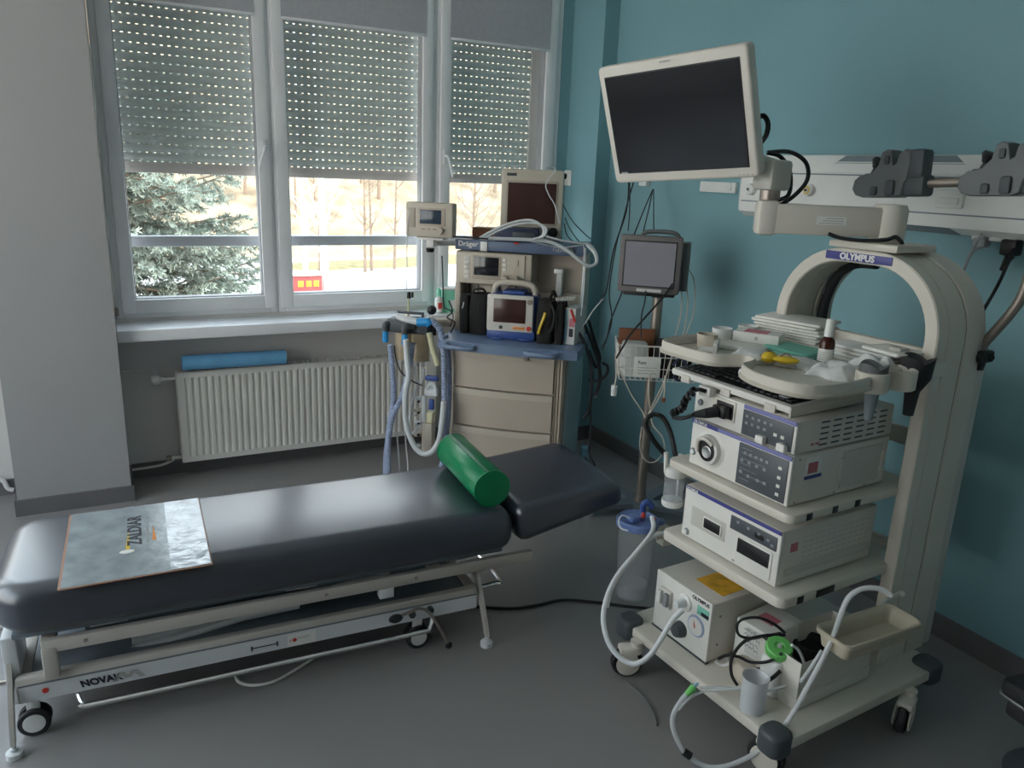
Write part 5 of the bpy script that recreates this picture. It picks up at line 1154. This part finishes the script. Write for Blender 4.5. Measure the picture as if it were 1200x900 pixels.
cp = thing('plastic_cup', 'frosted plastic cup at the near front corner of the base shelf', 'cup', T2W(-.52, .245, .1525), TZ)
MB().lathe([(.028, 0), (.034, .001), (.037, .108), (.039, .11), (.036, .109), (.033, .004), (.001, .003)], 30).build('cup', 'frosted', cp)
cable('bl1', .0045, 'black', 'black cord coiled in a loop over the handwritten carton', 'cord', 'cable')
cable('bl2', .005, 'black', 'black cord looping down in front of the handwritten carton', 'cord', 'cable')
cable('bl3', .005, 'black', 'black cord running from the pump side behind the beige adapter', 'cord', 'cable')
cable('bl5', .006, 'black', 'short black cord to the right of the beige adapter', 'cord', 'cable')
tag(MB().tube(CB['bl4'], .004, 8, 5).build('tube_clip', 'white'), 'small white tube clip lying in front of the flushing pump', 'clip')
# side basket
st = thing('side_tray', 'empty cream rectangular tray hung on the near side of the trolley', 'tray', T2W(-.225, .375, .36), TZ, rot=(0, 0, TZ+R(-4)))
def slab_outline(x0, x1, y0, y1, r, n=5):
    o = []
    for cx, cy, a0 in ((x1-r, y1-r, 0), (x0+r, y1-r, 90), (x0+r, y0+r, 180), (x1-r, y0+r, 270)):
        for k in range(n+1): a = R(a0+90*k/n); o.append((cx+r*math.cos(a), cy+r*math.sin(a)))
    return o
rings = []
for ins, z in ((.030, 0), (.016, .006), (.008, .045), (.0, .047), (.0, .058), (.003, .060), (.008, .058), (.016, .045), (.024, .012), (.034, .008)):
    rings.append([(x, y, z) for x, y in slab_outline(-.16+ins, .155-ins, -.062+ins, .062-ins, max(.025-ins*.5, .004))])
MB().loft(rings).build('tray', 'tray_tan', st, ang=50)
MB().tube([(.13, .065, .04), (.17, .085, .045), (.25, .092, .05)], .008, 8).build('bracket_rod', 'trolley', st)
MB().ball((.25, .085, .05), .011, 10).build('bracket_knob', 'trolley', st)
# tubing
cable('rt', .0075, 'tube_clear', 'clear tube looping from the side tray down past the front wheel', 'rinse_tube', 'tube', seg=10)
cable('rt2', .005, 'tube_clear', 'short clear tube lying along the looping rinse tube', 'rinse_tube', 'tube', seg=8)
cable('bt', .0045, 'tube_clear', 'thin clear tube leaving the green screw cap', 'bottle_tube', 'tube', seg=8)
cable('bt2', .0045, 'tube_clear', 'thin clear tube lying over the front edge of the base shelf', 'bottle_tube', 'tube', seg=8)
P = Vector(CB['rt'][13]); Q = Vector(CB['rt'][14]); dd = (Q-P).normalized()
tag(MB().cyl(P.lerp(Q, .9)-dd*.012, P.lerp(Q, .9)+dd*.012, .0115, .0115, 14).build('tube_collar', 'black'), 'black collar around the clear rinse tube', 'collar')
P = Vector(CB['rt'][-2]); Q = Vector(CB['rt'][-1]); dd = (Q-P).normalized()
gc = thing('tube_connector', 'bright green connector at the end of the clear rinse tube', 'connector', Q)
MB().cyl(-dd*.028, dd*.004, .0085, .0115, 12).build('body', 'green_bright', gc); MB().cyl(dd*.004, dd*.02, .006, .004, 10).build('tip', 'light_blue', gc)
cable('su1', .0085, 'hose_white', 'thick white suction hose looping from the canister to the flushing pump', 'suction_hose', 'hose', seg=10)
cable('su2', .0075, 'hose_white', 'white suction hose running from the canister bracket beside the thicker hose', 'suction_hose', 'hose', seg=10)

# ---- supplies on the work tray (tray floor at z = 1.106)
ZF = 1.1068
def sup(name, label, cat, d, l, rz=0, z=ZF, group=None): return thing(name, label, cat, T2W(d, l, z), TZ+R(rz), group)
ps_ = sup('paper_stack', 'tall stack of folded white paper towels at the back of the tray', 'paper', -.02, -.18, 12)
rnd = random.Random(2)
for i in range(9):
    a = rnd.uniform(-.012, .012); c = rnd.uniform(-.012, .012); z = .0095*i
    MB().slab(-.07+a, .085+a, -.11+c, .12+c, z, z+.0085, .006, .003, 3, 2).build('towel', 'paper', ps_)
cl_ = sup('towel_stack', 'flat stack of white cloths across the back of the tray', 'cloth', -.035, .10, -3)
for i in range(4): MB().slab(-.05, .075, -.13+.006*i, .115, .012*i, .012*i+.011, .01, .004, 3, 2).build('cloth', 'cloth_white' if i % 2 else 'paper', cl_)
g_ = sup('green_cloth', 'folded green cloth in the middle of the tray', 'cloth', -.15, -.06, 4)
MB().slab(-.07, .06, -.085, .09, 0, .012, .01, .004, 3, 2).slab(-.065, .058, -.08, .085, .012, .022, .012, .005, 3, 2).build('cloth', 'green_cloth', g_)
gz = sup('gauze_pad', 'crumpled pale green gauze lying in front of the green cloth', 'gauze', -.255, .02, 10)
def crumple(b, x0, x1, y0, y1, h, sd, n=20):
    rnd = random.Random(sd); V = []; F = []
    ph = [(rnd.uniform(1.5, 4.5), rnd.uniform(-4, 4), rnd.uniform(0, 6.28), rnd.uniform(.3, 1)) for _ in range(6)]
    for j in range(n+1):
        for i in range(n+1):
            u, w = i/n, j/n; e = max(0, min(u, w, 1-u, 1-w))*4
            f = sum(q*abs(math.sin(a*u*2+c*w*2+p)) for a, c, p, q in ph)/sum(q for *_, q in ph)
            ex = 1+.12*math.sin(9*w+sd); ey = 1+.12*math.sin(8*u+sd*2)
            V.append(((x0+x1)/2+(x1-x0)*(u-.5)*ex, (y0+y1)/2+(y1-y0)*(w-.5)*ey, h*(.25+.85*f)*min(1, e**.6)+.001))
    for j in range(n):
        for i in range(n): a = j*(n+1)+i; F.append((a, a+1, a+n+2, a+n+1))
    k = len(V); V += [(v[0], v[1], 0) for v in V[:]]; F += [(a+k, d+k, c+k, b2+k) for a, b2, c, d in F[:]]
    bd = list(range(n+1))+[(n+1)*j+n for j in range(1, n+1)]+[(n+1)*n+i for i in range(n-1, -1, -1)]+[(n+1)*j for j in range(n-1, 0, -1)]
    for a, c in zip(bd, bd[1:]+bd[:1]): F.append((a, a+k, c+k, c))
    return b.add(V, F)
crumple(MB(), -.07, .07, -.085, .085, .018, 3).build('gauze', 'card', gz, ang=80)
cr_ = sup('gauze_heap', 'crumpled white wipes piled by the scope cups', 'wipes', -.26, .165, 15)
crumple(MB(), -.07, .07, -.065, .065, .038, 5).build('wipes', 'cloth_white', cr_, ang=80)
cr_ = sup('gauze_heap', 'crumpled white wipes heaped behind the scope cups', 'wipes', -.13, .185, -5)
crumple(MB(), -.055, .06, -.07, .06, .052, 9).build('wipes', 'cloth_white', cr_, ang=80)
cr_ = sup('gauze_heap', 'crumpled white wipes left of the yellow ampoules', 'wipes', -.33, -.08, 30)
crumple(MB(), -.075, .07, -.055, .055, .030, 12).build('wipes', 'cloth_white', cr_, ang=80)
md_ = sup('medicine_box', 'flat white medicine box with a red print on the tray', 'box', -.19, -.20, 28, ZF+.018)
MB().rbox(-.04, .045, -.085, .06, 0, .032, .002).build('box', 'paper', md_); MB().box(-.03, .03, -.045, .03, .032, .0328).build('red_print', 'pink', md_)
MB().box(-.0408, -.0395, -.02, -.01, .01, .022).build('small_mark', 'ink_grey', md_)
pk = sup('gauze_pack', 'flat white gauze packet under the medicine box', 'packet', -.25, -.195, 24)
MB().slab(-.065, .06, -.085, .07, 0, .017, .012, .006, 3, 2).build('packet', 'paper', pk)
for i, (d, l) in enumerate(((-.36, -.24), (-.26, -.275), (-.14, -.275))):
    c = sup('medicine_cup', ['low white cup at the front left corner of the tray', 'low white cup second from the front left of the tray', 'low white cup third from the front left, beside the towels'][i], 'cup', d, l, 0, ZF, 'low white cups on the tray')
    MB().lathe([(.026, 0), (.029, .002), (.033, .046+.006*(i > 0)), (.031, .046+.006*(i > 0)), (.026, .006), (.001, .005)], 24).build('cup', 'cream' if i == 0 else 'white', c)
rp = sup('paper_sheet', 'white folded sheet sticking up at the front left of the tray', 'paper', -.37, -.19, 40)
MB().slab(-.05, .06, -.006, .006, 0, .032, .002, .001, 2, 1).slab(-.05, .06, .004, .05, .006, .010, .004, .001, 2, 1).build('sheet', 'paper', rp)
bt_ = sup('dropper_bottle', 'small brown glass bottle with a tall white cap on the tray', 'bottle', -.165, .055, 0, ZF+.0)
MB().lathe([(.020, 0), (.0225, .003), (.0225, .062), (.019, .074), (.011, .080), (.011, .084)], 24).build('bottle', 'amber', bt_)
MB().lathe([(.0229, .008), (.0229, .046)], 24, cap=False).build('label', 'paper', bt_)
MB().lathe([(.0135, .082), (.0135, .084), (.0115, .132), (.010, .134)], 20).build('cap', 'white', bt_)
pb = MB()
for i in range(4): pb.box(-.0233, -.0228, -.012, .010-.003*(i % 2), .014+.007*i, .0155+.007*i)
pb.build('label_print', 'ink_grey', bt_)
for i, (d, l, s) in enumerate(((-.352, .005, 1), (-.335, .05, 1))):
    y_ = sup('ampoule_strip', ['yellow oil ampoule with a clear blister, left of the pair', 'yellow oil ampoule with a clear blister, right of the pair'][i], 'ampoule', d, l, 20+18*i, ZF+.012, 'yellow ampoules on the tray')
    MB().ball((0, 0, .012), .022, 16, (1.35, 1.0, .75) if i == 0 else (1.0, 1.75, .5)).build('bulb', 'yellow', y_)
    MB().slab(-.03, .03, -.03, .03, -.002, .001, .008, .0008, 3, 1).build('blister', 'clear_plastic', y_)
    MB().tube([(-.012, .0235, .012), (0, .0, .0305), (.012, -.023, .012)], .0018, 5).build('seam', 'brown', y_)
wr_ = sup('wrapped_packet', 'large flat white sterile packet across the right of the tray', 'packet', -.045, .19, -8, ZF+.05)
MB().slab(-.05, .065, -.06, .075, 0, .012, .01, .005, 3, 2).build('packet', 'paper', wr_)
MB().slab(-.02, .02, -.04, -.0, .012, .022, .004, .002, 2, 1).build('fold', 'trolley_dk', wr_)

# ---- scope holders on their bent tube
sh_ = thing('scope_hanger', 'bent grey tube with dark scope holders rising behind the trolley', 'holder', CB['sc_tube'][0])
o = Vector(CB['sc_tube'][0]); rel = lambda pts: [tuple(Vector(p)-o) for p in pts]
MB().tube(rel(CB['sc_tube']), .0145, 14, 6).build('bent_tube', 'dark_steel', sh_)
rod = rel(CB['sc_rod']); MB().tube([rod[0], rod[-1]], .0145, 14, 0).build('cross_tube', 'dark_steel', sh_)
kn = MB().rbox(-.03, .03, -.03, .03, -.025, .012, .008)
for i in range(5):
    a = 6.283*i/5; kn.ball((.028*math.cos(a), .028*math.sin(a), -.008), .014, 8)
kn.cyl((0, 0, -.05), (0, 0, -.02), .018, .022, 10).build('clamp_knob', 'black', sh_)
r0 = Vector(rod[0]); r1 = Vector(rod[-1]); rd_ = (r1-r0).normalized(); front = Vector((-math.cos(TZ), -math.sin(TZ), 0)); upv = Vector((0, 0, 1))
def holder(at, parent, wid):
    # frame: X along rod, Y to the front, Z up
    p = r0+rd_*at; Y_ = (front-rd_*front.dot(rd_)).normalized(); Z_ = rd_.cross(Y_); Z_ = Z_ if Z_.z > 0 else -Z_; Y_ = -Z_.cross(rd_)
    m = Matrix(((rd_.x, Y_.x, Z_.x, p.x), (rd_.y, Y_.y, Z_.y, p.y), (rd_.z, Y_.z, Z_.z, p.z), (0, 0, 0, 1))) @ Matrix.Diagonal((1.38, 1.1, 1.2, 1))
    out = [(-.02, -.028), (.0, -.035), (.085, -.036), (.10, -.03), (.105, .0), (.112, .01), (.118, .055), (.112, .082), (.10, .088), (.088, .080), (.084, .055), (.074, .048), (.066, .085), (.054, .090), (.042, .084), (.036, .052), (.018, .03), (-.012, .024), (-.026, .012), (-.03, -.012)]
    b = MB(m)
    zs = [(-.024, .004), (-.020, 0), (.030, 0), (.034, .004)]
    c = Vector((.045, .01)); rings = []
    for yy, ins in zs: rings.append([(c.x+(q[0]-c.x)*(1-ins*12), yy, c.y+(q[1]-c.y)*(1-ins*12)) for q in reversed(out)])
    h = b.loft(rings[::-1]).build('scope_holder', 'mid_grey', parent)
    MB(m).rbox(.098, .150, -.030, .030, -.034, .022, .010).rbox(.108, .146, -.020, .034, .01, .086, .010).build('rear_fork', 'dark_grey', h)
    for q in ((.022, .040, .030, .042, -.030, -.006, .005), (.060, .084, .028, .044, -.032, .010, .007), (.050, .064, .030, .040, .050, .074, .005)): MB(m).rbox(*q).build('grip_pad', 'dark_grey', h)
    k = MB(m).cyl((.0, 0, .02), (.012, 0, .046), .006, .006, 8).cyl((.010, 0, .044), (.018, 0, .062), .008, .018, 12).cyl((.018, 0, .062), (.021, 0, .068), .018, .015, 12).build('screw_knob', 'black', h)
    MB(m).rbox(-.012, .03, -.018, .018, .014, .03, .006).build('clamp', 'black', h)
    return h
holder(.03, sh_, 1)
holder(.385, sh_, 1)
MB().cyl(tuple(r0-rd_*.02), tuple(r0+rd_*.012), .0175, .0175, 14).build('end_cap', 'black', sh_)

# ================================================================== WALL SERVICE UNIT
wu = thing('bedhead_unit', 'long white medical supply rail with gas outlets on the teal wall', 'wall unit', (2.66, 1.4, 1.475))
yl, yr_ = 1.35, -1.2
P_ = [(0, 0), (-.05, .0), (-.085, .022), (-.088, .07), (-.088, .190), (-.080, .200), (-.075, .235), (-.06, .262), (0, .268)]
rings = [[(p[0], yr_, p[1]) for p in P_], [(p[0], yl-.02, p[1]) for p in P_], [(p[0]*.85, yl, p[1]*.92+.01) for p in P_]]
MB().loft([r[::-1] for r in rings]).build('housing', 'white', wu, ang=30)
gr = MB().box(-.0895, -.08, yr_, yl-.03, .186, .191).box(-.0895, -.08, yr_, yl-.03, .064, .069); gr.build('groove', 'strip_grey', wu)
def para(b, y0, y1, z0, z1, x, sk): return b.add([(x, y0, z0), (x, y1, z0), (x, y1+sk, z1), (x, y0-sk, z1)], [(0, 3, 2, 1)])
b = MB(); b.add([(-.0762, .30, .232), (-.0762, .84, .232), (-.0620, .80, .2615), (-.0620, .345, .2615)], [(0, 1, 2, 3)]); b.build('light_strip', 'strip_grey', wu, smooth=False)
b = MB(); b.add([(-.052, .28, -.0012), (-.052, .82, -.0012), (-.0855, .79, .0215), (-.0855, .31, .0215)], [(3, 2, 1, 0)]); b.build('lower_light_strip', 'strip_grey', wu, smooth=False)
for y, z, m in ((1.255, .117, 'white'), (.93, .125, 'gas_yellow'), (-.1, .12, 'white')):
    g_ = MB().lathe([(.001, -.118), (.008, -.118), (.010, -.112), (.020, -.112), (.024, -.108), (.024, -.088), (.026, -.086)], 22, (0, y, z), 'x').build('gas_outlet', 'white', wu)
    MB().lathe([(.012, -.1135), (.017, -.1135), (.017, -.111), (.012, -.111)], 20, (0, y, z), 'x').build('colour_ring', m, g_)
    MB().lathe([(.001, -.1195), (.006, -.1195), (.006, -.1175)], 14, (0, y, z), 'x').build('outlet_hole', 'black', g_)
s_ = MB().rbox(-.098, -.086, .272, .368, .088, .148, .004).build('switch_box', 'white', wu)
MB().rbox(-.104, -.096, .285, .355, .10, .122, .003).build('switch_rocker', 'cloth_white', s_)
for y in (.215, .155, .11): MB().rbox(-.075, -.045, y-.02, y+.02, -.010, .004, .003).build('underside_socket', 'white', wu)
wp = thing('wall_plate', 'white cover plate on the teal wall below the large monitor', 'wall plate', (2.66, 2.97, 1.59))
MB().rbox(-.02, 0, -.13, .12, -.022, .028, .004).build('plate', 'white', wp); MB().lathe([(.001, -.028), (.018, -.026), (.02, -.02)], 18, (0, -.09, .008), 'x').build('outlet', 'cloth_white', wp)
wq = thing('wall_socket', 'small white cable socket on the teal wall below the large monitor', 'socket', (2.66, 3.55, 1.60))
MB().rbox(-.03, 0, -.035, .035, -.02, .03, .004).build('cover', 'white', wq); MB().rbox(-.034, -.028, -.05, .06, .022, .036, .003).build('plug_block', 'black', wq)
# plugs under the unit
pl = thing('white_plug', 'pale grey angled plug under the wall supply rail', 'plug', (2.595, 1.60, 1.455))
MB().rbox(-.022, .018, -.022, .022, -.012, .018, .008).tube([(0, .0, -.005), (-.002, .02, -.02), (-.004, .035, -.05)], [.012-.0006*i for i in range(13)], 8).build('body', 'rail_grey', pl)
MB().tube([tuple(Vector(p)-pl.location) for p in CB['pl1']], .005, 8).build('cord', 'rail_grey', pl)
pl = thing('black_plug', 'black plug hanging under the right end of the wall supply rail', 'plug', (2.595, 1.50, 1.455))
MB().rbox(-.025, .02, -.026, .026, -.03, .022, .008).tube([(0, 0, -.03), (.0, .008, -.05), (-.002, .018, -.08)], [.016-.0008*i for i in range(13)], 8).build('body', 'black', pl)
MB().tube([tuple(Vector(p)-pl.location) for p in CB['pl2']], .0055, 8).build('cord', 'black', pl)

# ================================================================== SMALL MONITOR ON ITS POLE
IZ = R(-41)
iv = thing('monitor_stand', 'brown-grey pole stand with a wire basket by the teal wall', 'stand', (2.265, 2.864, 0), R(-30))
MB().tube([(0, 0, .05), (.0, 0, 1.13)], .0245, 18, 0).build('pole', 'dark_steel', iv)
MB().cyl((0, 0, .04), (0, 0, .10), .033, .030, 18).build('pole_collar', 'dark_steel', iv)
MB().cyl((0, 0, 1.09), (0, 0, 1.125), .035, .05, 18).build('pole_head', 'dark_grey', iv)
for i in range(5):
    a = R(72*i+52); dx, dy = math.cos(a), math.sin(a)
    M_ = Matrix.Rotation(a, 4, 'Z')
    lg = MB(M_).loft([[(.02, -.04, .035), (.02, .04, .035), (.02, .04, .065), (.02, -.04, .065)], [(.28, -.028, .045), (.28, .028, .045), (.28, .028, .062), (.28, -.028, .062)]]).build('leg', 'bed_panel', iv)
    MB(M_).cyl((.265, 0, .0), (.265, 0, .046), .024, .026, 14).build('castor', 'rail_grey', lg)
bs = MB(); W_, D_, H0, H1 = .185, .10, .735, .895
def wire(b, pts, r=.0022): return b.tube(pts, r, 5, 0)
for z, k in ((H0, .92), (.79, .95), (.845, .98), (H1, 1.0)):
    x, y = W_*k, D_*k; wire(bs, [(-x, -y-.10, z), (x, -y-.10, z), (x, y-.10, z), (-x, y-.10, z), (-x, -y-.10, z)], .0022 if z < H1 else .0035)
for i in range(15):
    x = -W_+2*W_*i/14
    for s in (-1, 1): wire(bs, [(x, s*D_-.10, H1), (x*.92, s*D_*.92-.10, H0)], .0016)
    wire(bs, [(x*.92, -D_*.92-.10, H0), (x*.92, D_*.92-.10, H0)], .0016)
for i in range(8):
    y = -D_+2*D_*i/7
    for s in (-1, 1): wire(bs, [(s*W_, y-.10, H1), (s*W_*.92, y*.92-.10, H0)], .0016)
bs.build('wire_basket', 'enamel', iv)
MB().rbox(-.04, .04, -.012, .02, .80, .86, .005).build('basket_clamp', 'dark_steel', iv)
def I2W(x, y, z):
    a = R(-30); return (2.265+math.cos(a)*x-math.sin(a)*y, 2.864+math.sin(a)*x+math.cos(a)*y, z)
fd = thing('brown_folder', 'brown cardboard folder standing in the wire basket', 'folder', I2W(-.09, -.055, .742), R(-30)); MB().rbox(-.085, .08, -.006, .006, 0, .205, .002).build('folder', 'brown', fd)
bgw = thing('plastic_bag', 'crumpled white plastic bag in the left of the wire basket', 'bag', I2W(-.095, -.125, .742), R(-30)); soft_bag(MB(), -.075, .055, -.045, .045, 0, .155, 31).build('bag', 'card', bgw)
cd = thing('name_card', 'white printed card on the front of the wire basket', 'card', I2W(-.052, -.203, .752), R(-30)); MB().rbox(-.06, .06, -.003, .0, 0, .095, .001).build('card', 'paper', cd)
text('Fum', .022, (-.042, -.0036, .068), (1, 0, 0), (0, 0, 1), 'ink', cd)
pb = MB()
for i in range(3): pb.box(-.042, .045-.012*(i % 2), -.0036, -.003, .018+.013*i, .021+.013*i)
pb.build('print_lines', 'ink_grey', cd)
bk = thing('black_cloth', 'bundled black cuffs and leads filling the right of the wire basket', 'cuff', I2W(.06, -.105, .742), R(-30)); soft_bag(MB(), -.075, .10, -.07, .06, 0, .165, 41).build('bundle', 'fabric_black', bk)
vm = thing('small_monitor', 'small grey monitor with a pale blank screen on the pole stand', 'monitor', (2.151, 2.80, 1.248), R(-42))
MB().rbox(-.138, .138, 0, .04, -.128, .128, .010).build('front_frame', 'monitor_grey', vm)
MB().rbox(-.118, .116, -.003, .002, -.100, .106, .003).build('screen_bezel', 'rubber', vm)
MB().box(-.111, .110, -.0045, -.002, -.094, .100).build('screen', 'screen_grey', vm)
MB().loft([[(-.13, .038, -.12), (.13, .038, -.12), (.13, .038, .12), (-.13, .038, .12)], [(-.11, .10, -.11), (.125, .10, -.11), (.125, .10, .105), (-.11, .10, .105)], [(-.08, .19, -.10), (.12, .19, -.10), (.12, .19, .09), (-.08, .19, .09)]]).build('rear_housing', 'dark_grey', vm)
MB().rbox(.12, .168, .05, .19, -.115, .10, .006).build('side_module', 'mid_grey', vm)
MB().tube([(-.05, .06, .115), (-.03, .06, .140), (.06, .06, .145), (.105, .06, .135), (.125, .06, .10)], .010, 8).build('carry_handle', 'mid_grey', vm)
MB().rbox(-.11, .12, .01, .10, -.142, -.126, .004).build('base_tray', 'black', vm)
MB().box(-.05, .06, -.001, .001, -.121, -.108).build('label_strip', 'card', vm)
# cables around the pole
for k, l in (('wc1', 'outermost thin black cable hanging down the teal wall left of the small monitor'), ('wc2', 'thin black cable hanging from under the large monitor down to the wire basket')):
    cable(k, .0035, 'rubber', l, 'hanging_cable', 'cable')
for k, l in (('wc3', 'short thin black cable dropping to the left top corner of the small monitor'), ('wc4', 'thin black cable slanting left from the wall socket behind the small monitor'), ('wc5', 'thin black cable running down from the wall socket, middle one of three'), ('wc6', 'thin black cable hanging vertically from the wall socket, rightmost of three')): cable(k, .003, 'rubber', l, 'hanging_cable', 'cable')
for k, l in (('iv1', 'thin dark cable dropping from the left of the small monitor past the basket end'), ('iv2', 'thin dark cable dropping from the middle of the small monitor into the basket')): cable(k, .0035, 'rubber', l, 'monitor_lead', 'cable')
cable('iv3', .0045, 'rubber', 'dark cable slanting across the pole from the monitor to the bag in the basket', 'monitor_lead', 'cable')
for k, l in (('iv4', 'pale lead right of the small monitor, crossing the pole below the basket'), ('iv5', 'pale lead hanging from the right lower corner of the small monitor'), ('iv6', 'pale lead bulging right from the side of the small monitor')): cable(k, .003, 'cream', l, 'monitor_lead', 'cable')
cable('iv7', .003, 'cream', 'pale lead crossing below the basket towards the pole', 'monitor_lead', 'cable')
cable('iv10', .006, 'navy', 'dark blue tube coiled at the right end of the wire basket', 'cuff_tube', 'tube')
cable('iv11', .003, 'cream', 'thin pale lead hanging in a loop low on the pole', 'monitor_lead', 'cable')
e = Vector(CB['iv8'][-1])
wp_ = thing('hanging_connector', 'white connector hanging below the left of the wire basket', 'connector', e)
MB().cyl((0, 0, -.045), (0, 0, .0), .012, .014, 12).build('body', 'white', wp_); MB().tube([tuple(Vector(p)-e) for p in CB['iv8']], .003, 6).build('lead', 'cream', wp_)
e = Vector(CB['iv9'][-1])
wp_ = thing('hanging_connector', 'small brown connector hanging below the right of the wire basket', 'connector', e)
MB().cyl((0, 0, -.02), (0, 0, .0), .008, .009, 10).build('body', 'brown', wp_); MB().tube([tuple(Vector(p)-e) for p in CB['iv9']], .003, 6).build('lead', 'cream', wp_)

# ---- water bottle and suction canister at the far side of the trolley
wb_ = thing('water_bottle', 'clear water bottle with a black hose hung on the shelf side', 'bottle', (1.645, 1.905, .545))
MB().lathe([(.034, .0), (.037, .004), (.037, .022)], 24).build('base', 'white', wb_)
MB().lathe([(.034, .022), (.034, .11)], 24, cap=False).build('bottle', 'clear_plastic', wb_)
MB().lathe([(.001, .024), (.0325, .024), (.0325, .07), (.001, .0701)], 22).build('water', 'clear_plastic', wb_)
MB().lathe([(.034, .108), (.036, .112), (.036, .135), (.026, .142), (.001, .143)], 24).build('cap', 'white', wb_)
MB().cyl((.012, -.004, .14), (.012, -.004, .185), .009, .008, 10).cyl((-.028, .012, .12), (-.034, .016, .19), .009, .008, 10).build('connector', 'enamel', wb_)
MB().tube([(.012, -.004, .14), (.016, .0, .08), (.02, .004, .03)], .004, 6).build('dip_tube', 'hose_white', wb_)
MB().rbox(.03, .07, -.02, .02, .10, .135, .004).build('hanger', 'trolley', wb_)
cable('wb', .0085, 'black', 'thick black hose looping up from the water bottle', 'water_hose', 'hose', seg=10)
cn = thing('suction_canister', 'clear suction canister with a blue lid hung beside the trolley', 'canister', (1.63, 2.065, .0))
cn.scale = (.82, .82, 1)
MB().lathe([(.068, .12), (.072, .125), (.082, .405)], 32, cap=False).build('canister', 'clear_plastic', cn)
MB().lathe([(.001, .12), (.068, .12)], 32, cap=False).build('bottom', 'clear_plastic', cn)
MB().lathe([(.001, .124), (.064, .126), (.066, .17), (.001, .1701)], 28).build('residue', 'clear_plastic', cn)
MB().lathe([(.084, .398), (.094, .402), (.094, .424), (.088, .430), (.080, .424), (.001, .424)], 36).build('lid', 'lid_blue', cn)
MB().rbox(-.05, -.005, -.03, .02, .424, .445, .006).cyl((.02, -.01, .424), (.02, -.01, .47), .012, .010, 12).build('port', 'lid_blue', cn)
MB().tube([(.02, -.01, .455), (.015, -.012, .485), (.035, -.02, .492), (.055, -.025, .475)], .013, 10).build('elbow', 'royal', cn)
MB().cyl((.002, -.03, .44), (.012, -.025, .455), .010, .009, 10).build('red_ring', 'red', cn); MB().rbox(.045, .065, -.05, -.035, .424, .438, .003).build('red_tab', 'red', cn)
MB().rbox(.070, .135, -.06, .0, .35, .40, .006).rbox(.08, .14, -.09, -.04, .335, .36, .004).build('bracket', 'trolley', cn)
MB().rbox(.085, .12, -.045, -.015, .400, .420, .005).build('bracket_clip', 'lid_blue', cn)
cable('su3', .003, 'hose_white', 'thin white wire bail at the left of the blue canister lid', 'bail', 'wire')
# floor cables
cable('fl1', .006, 'rubber', 'dark cable lying across the floor from the table towards the trolley', 'floor_cable', 'cable')
cable('fl2', .005, 'enamel', 'pale cable lying on the floor under the examination table', 'floor_cable', 'cable')
cable('fl3', .003, 'mid_grey', 'short thin wire lying on the floor before the trolley wheel', 'floor_cable', 'cable')
cable('fl4', .005, 'rubber', 'dark cable lying on the floor behind the padded head end', 'floor_cable', 'cable')
# dark case at the right edge
bc = thing('black_case', 'glossy black case cut off by the right edge near the floor', 'case', (2.21, .93, 0), R(-8))
MB().slab(-.08, .22, -.22, .085, .255, .30, .02, .010, 4, 3).slab(-.065, .22, -.2, .07, .19, .245, .02, .010, 4, 3).build('case', 'rubber', bc)
MB().slab(-.082, .222, -.222, .087, .246, .256, .02, .003, 4, 2).build('trim_edge', 'steel', bc)
MB().tube([(.08, -.06, .02), (.08, -.06, .19)], .025, 14, 0).build('post', 'dark_grey', bc)
MB().lathe([(.15, .0), (.16, .006), (.14, .02), (.03, .035)], 28, (.08, -.06, 0)).build('foot_plate', 'dark_grey', bc)
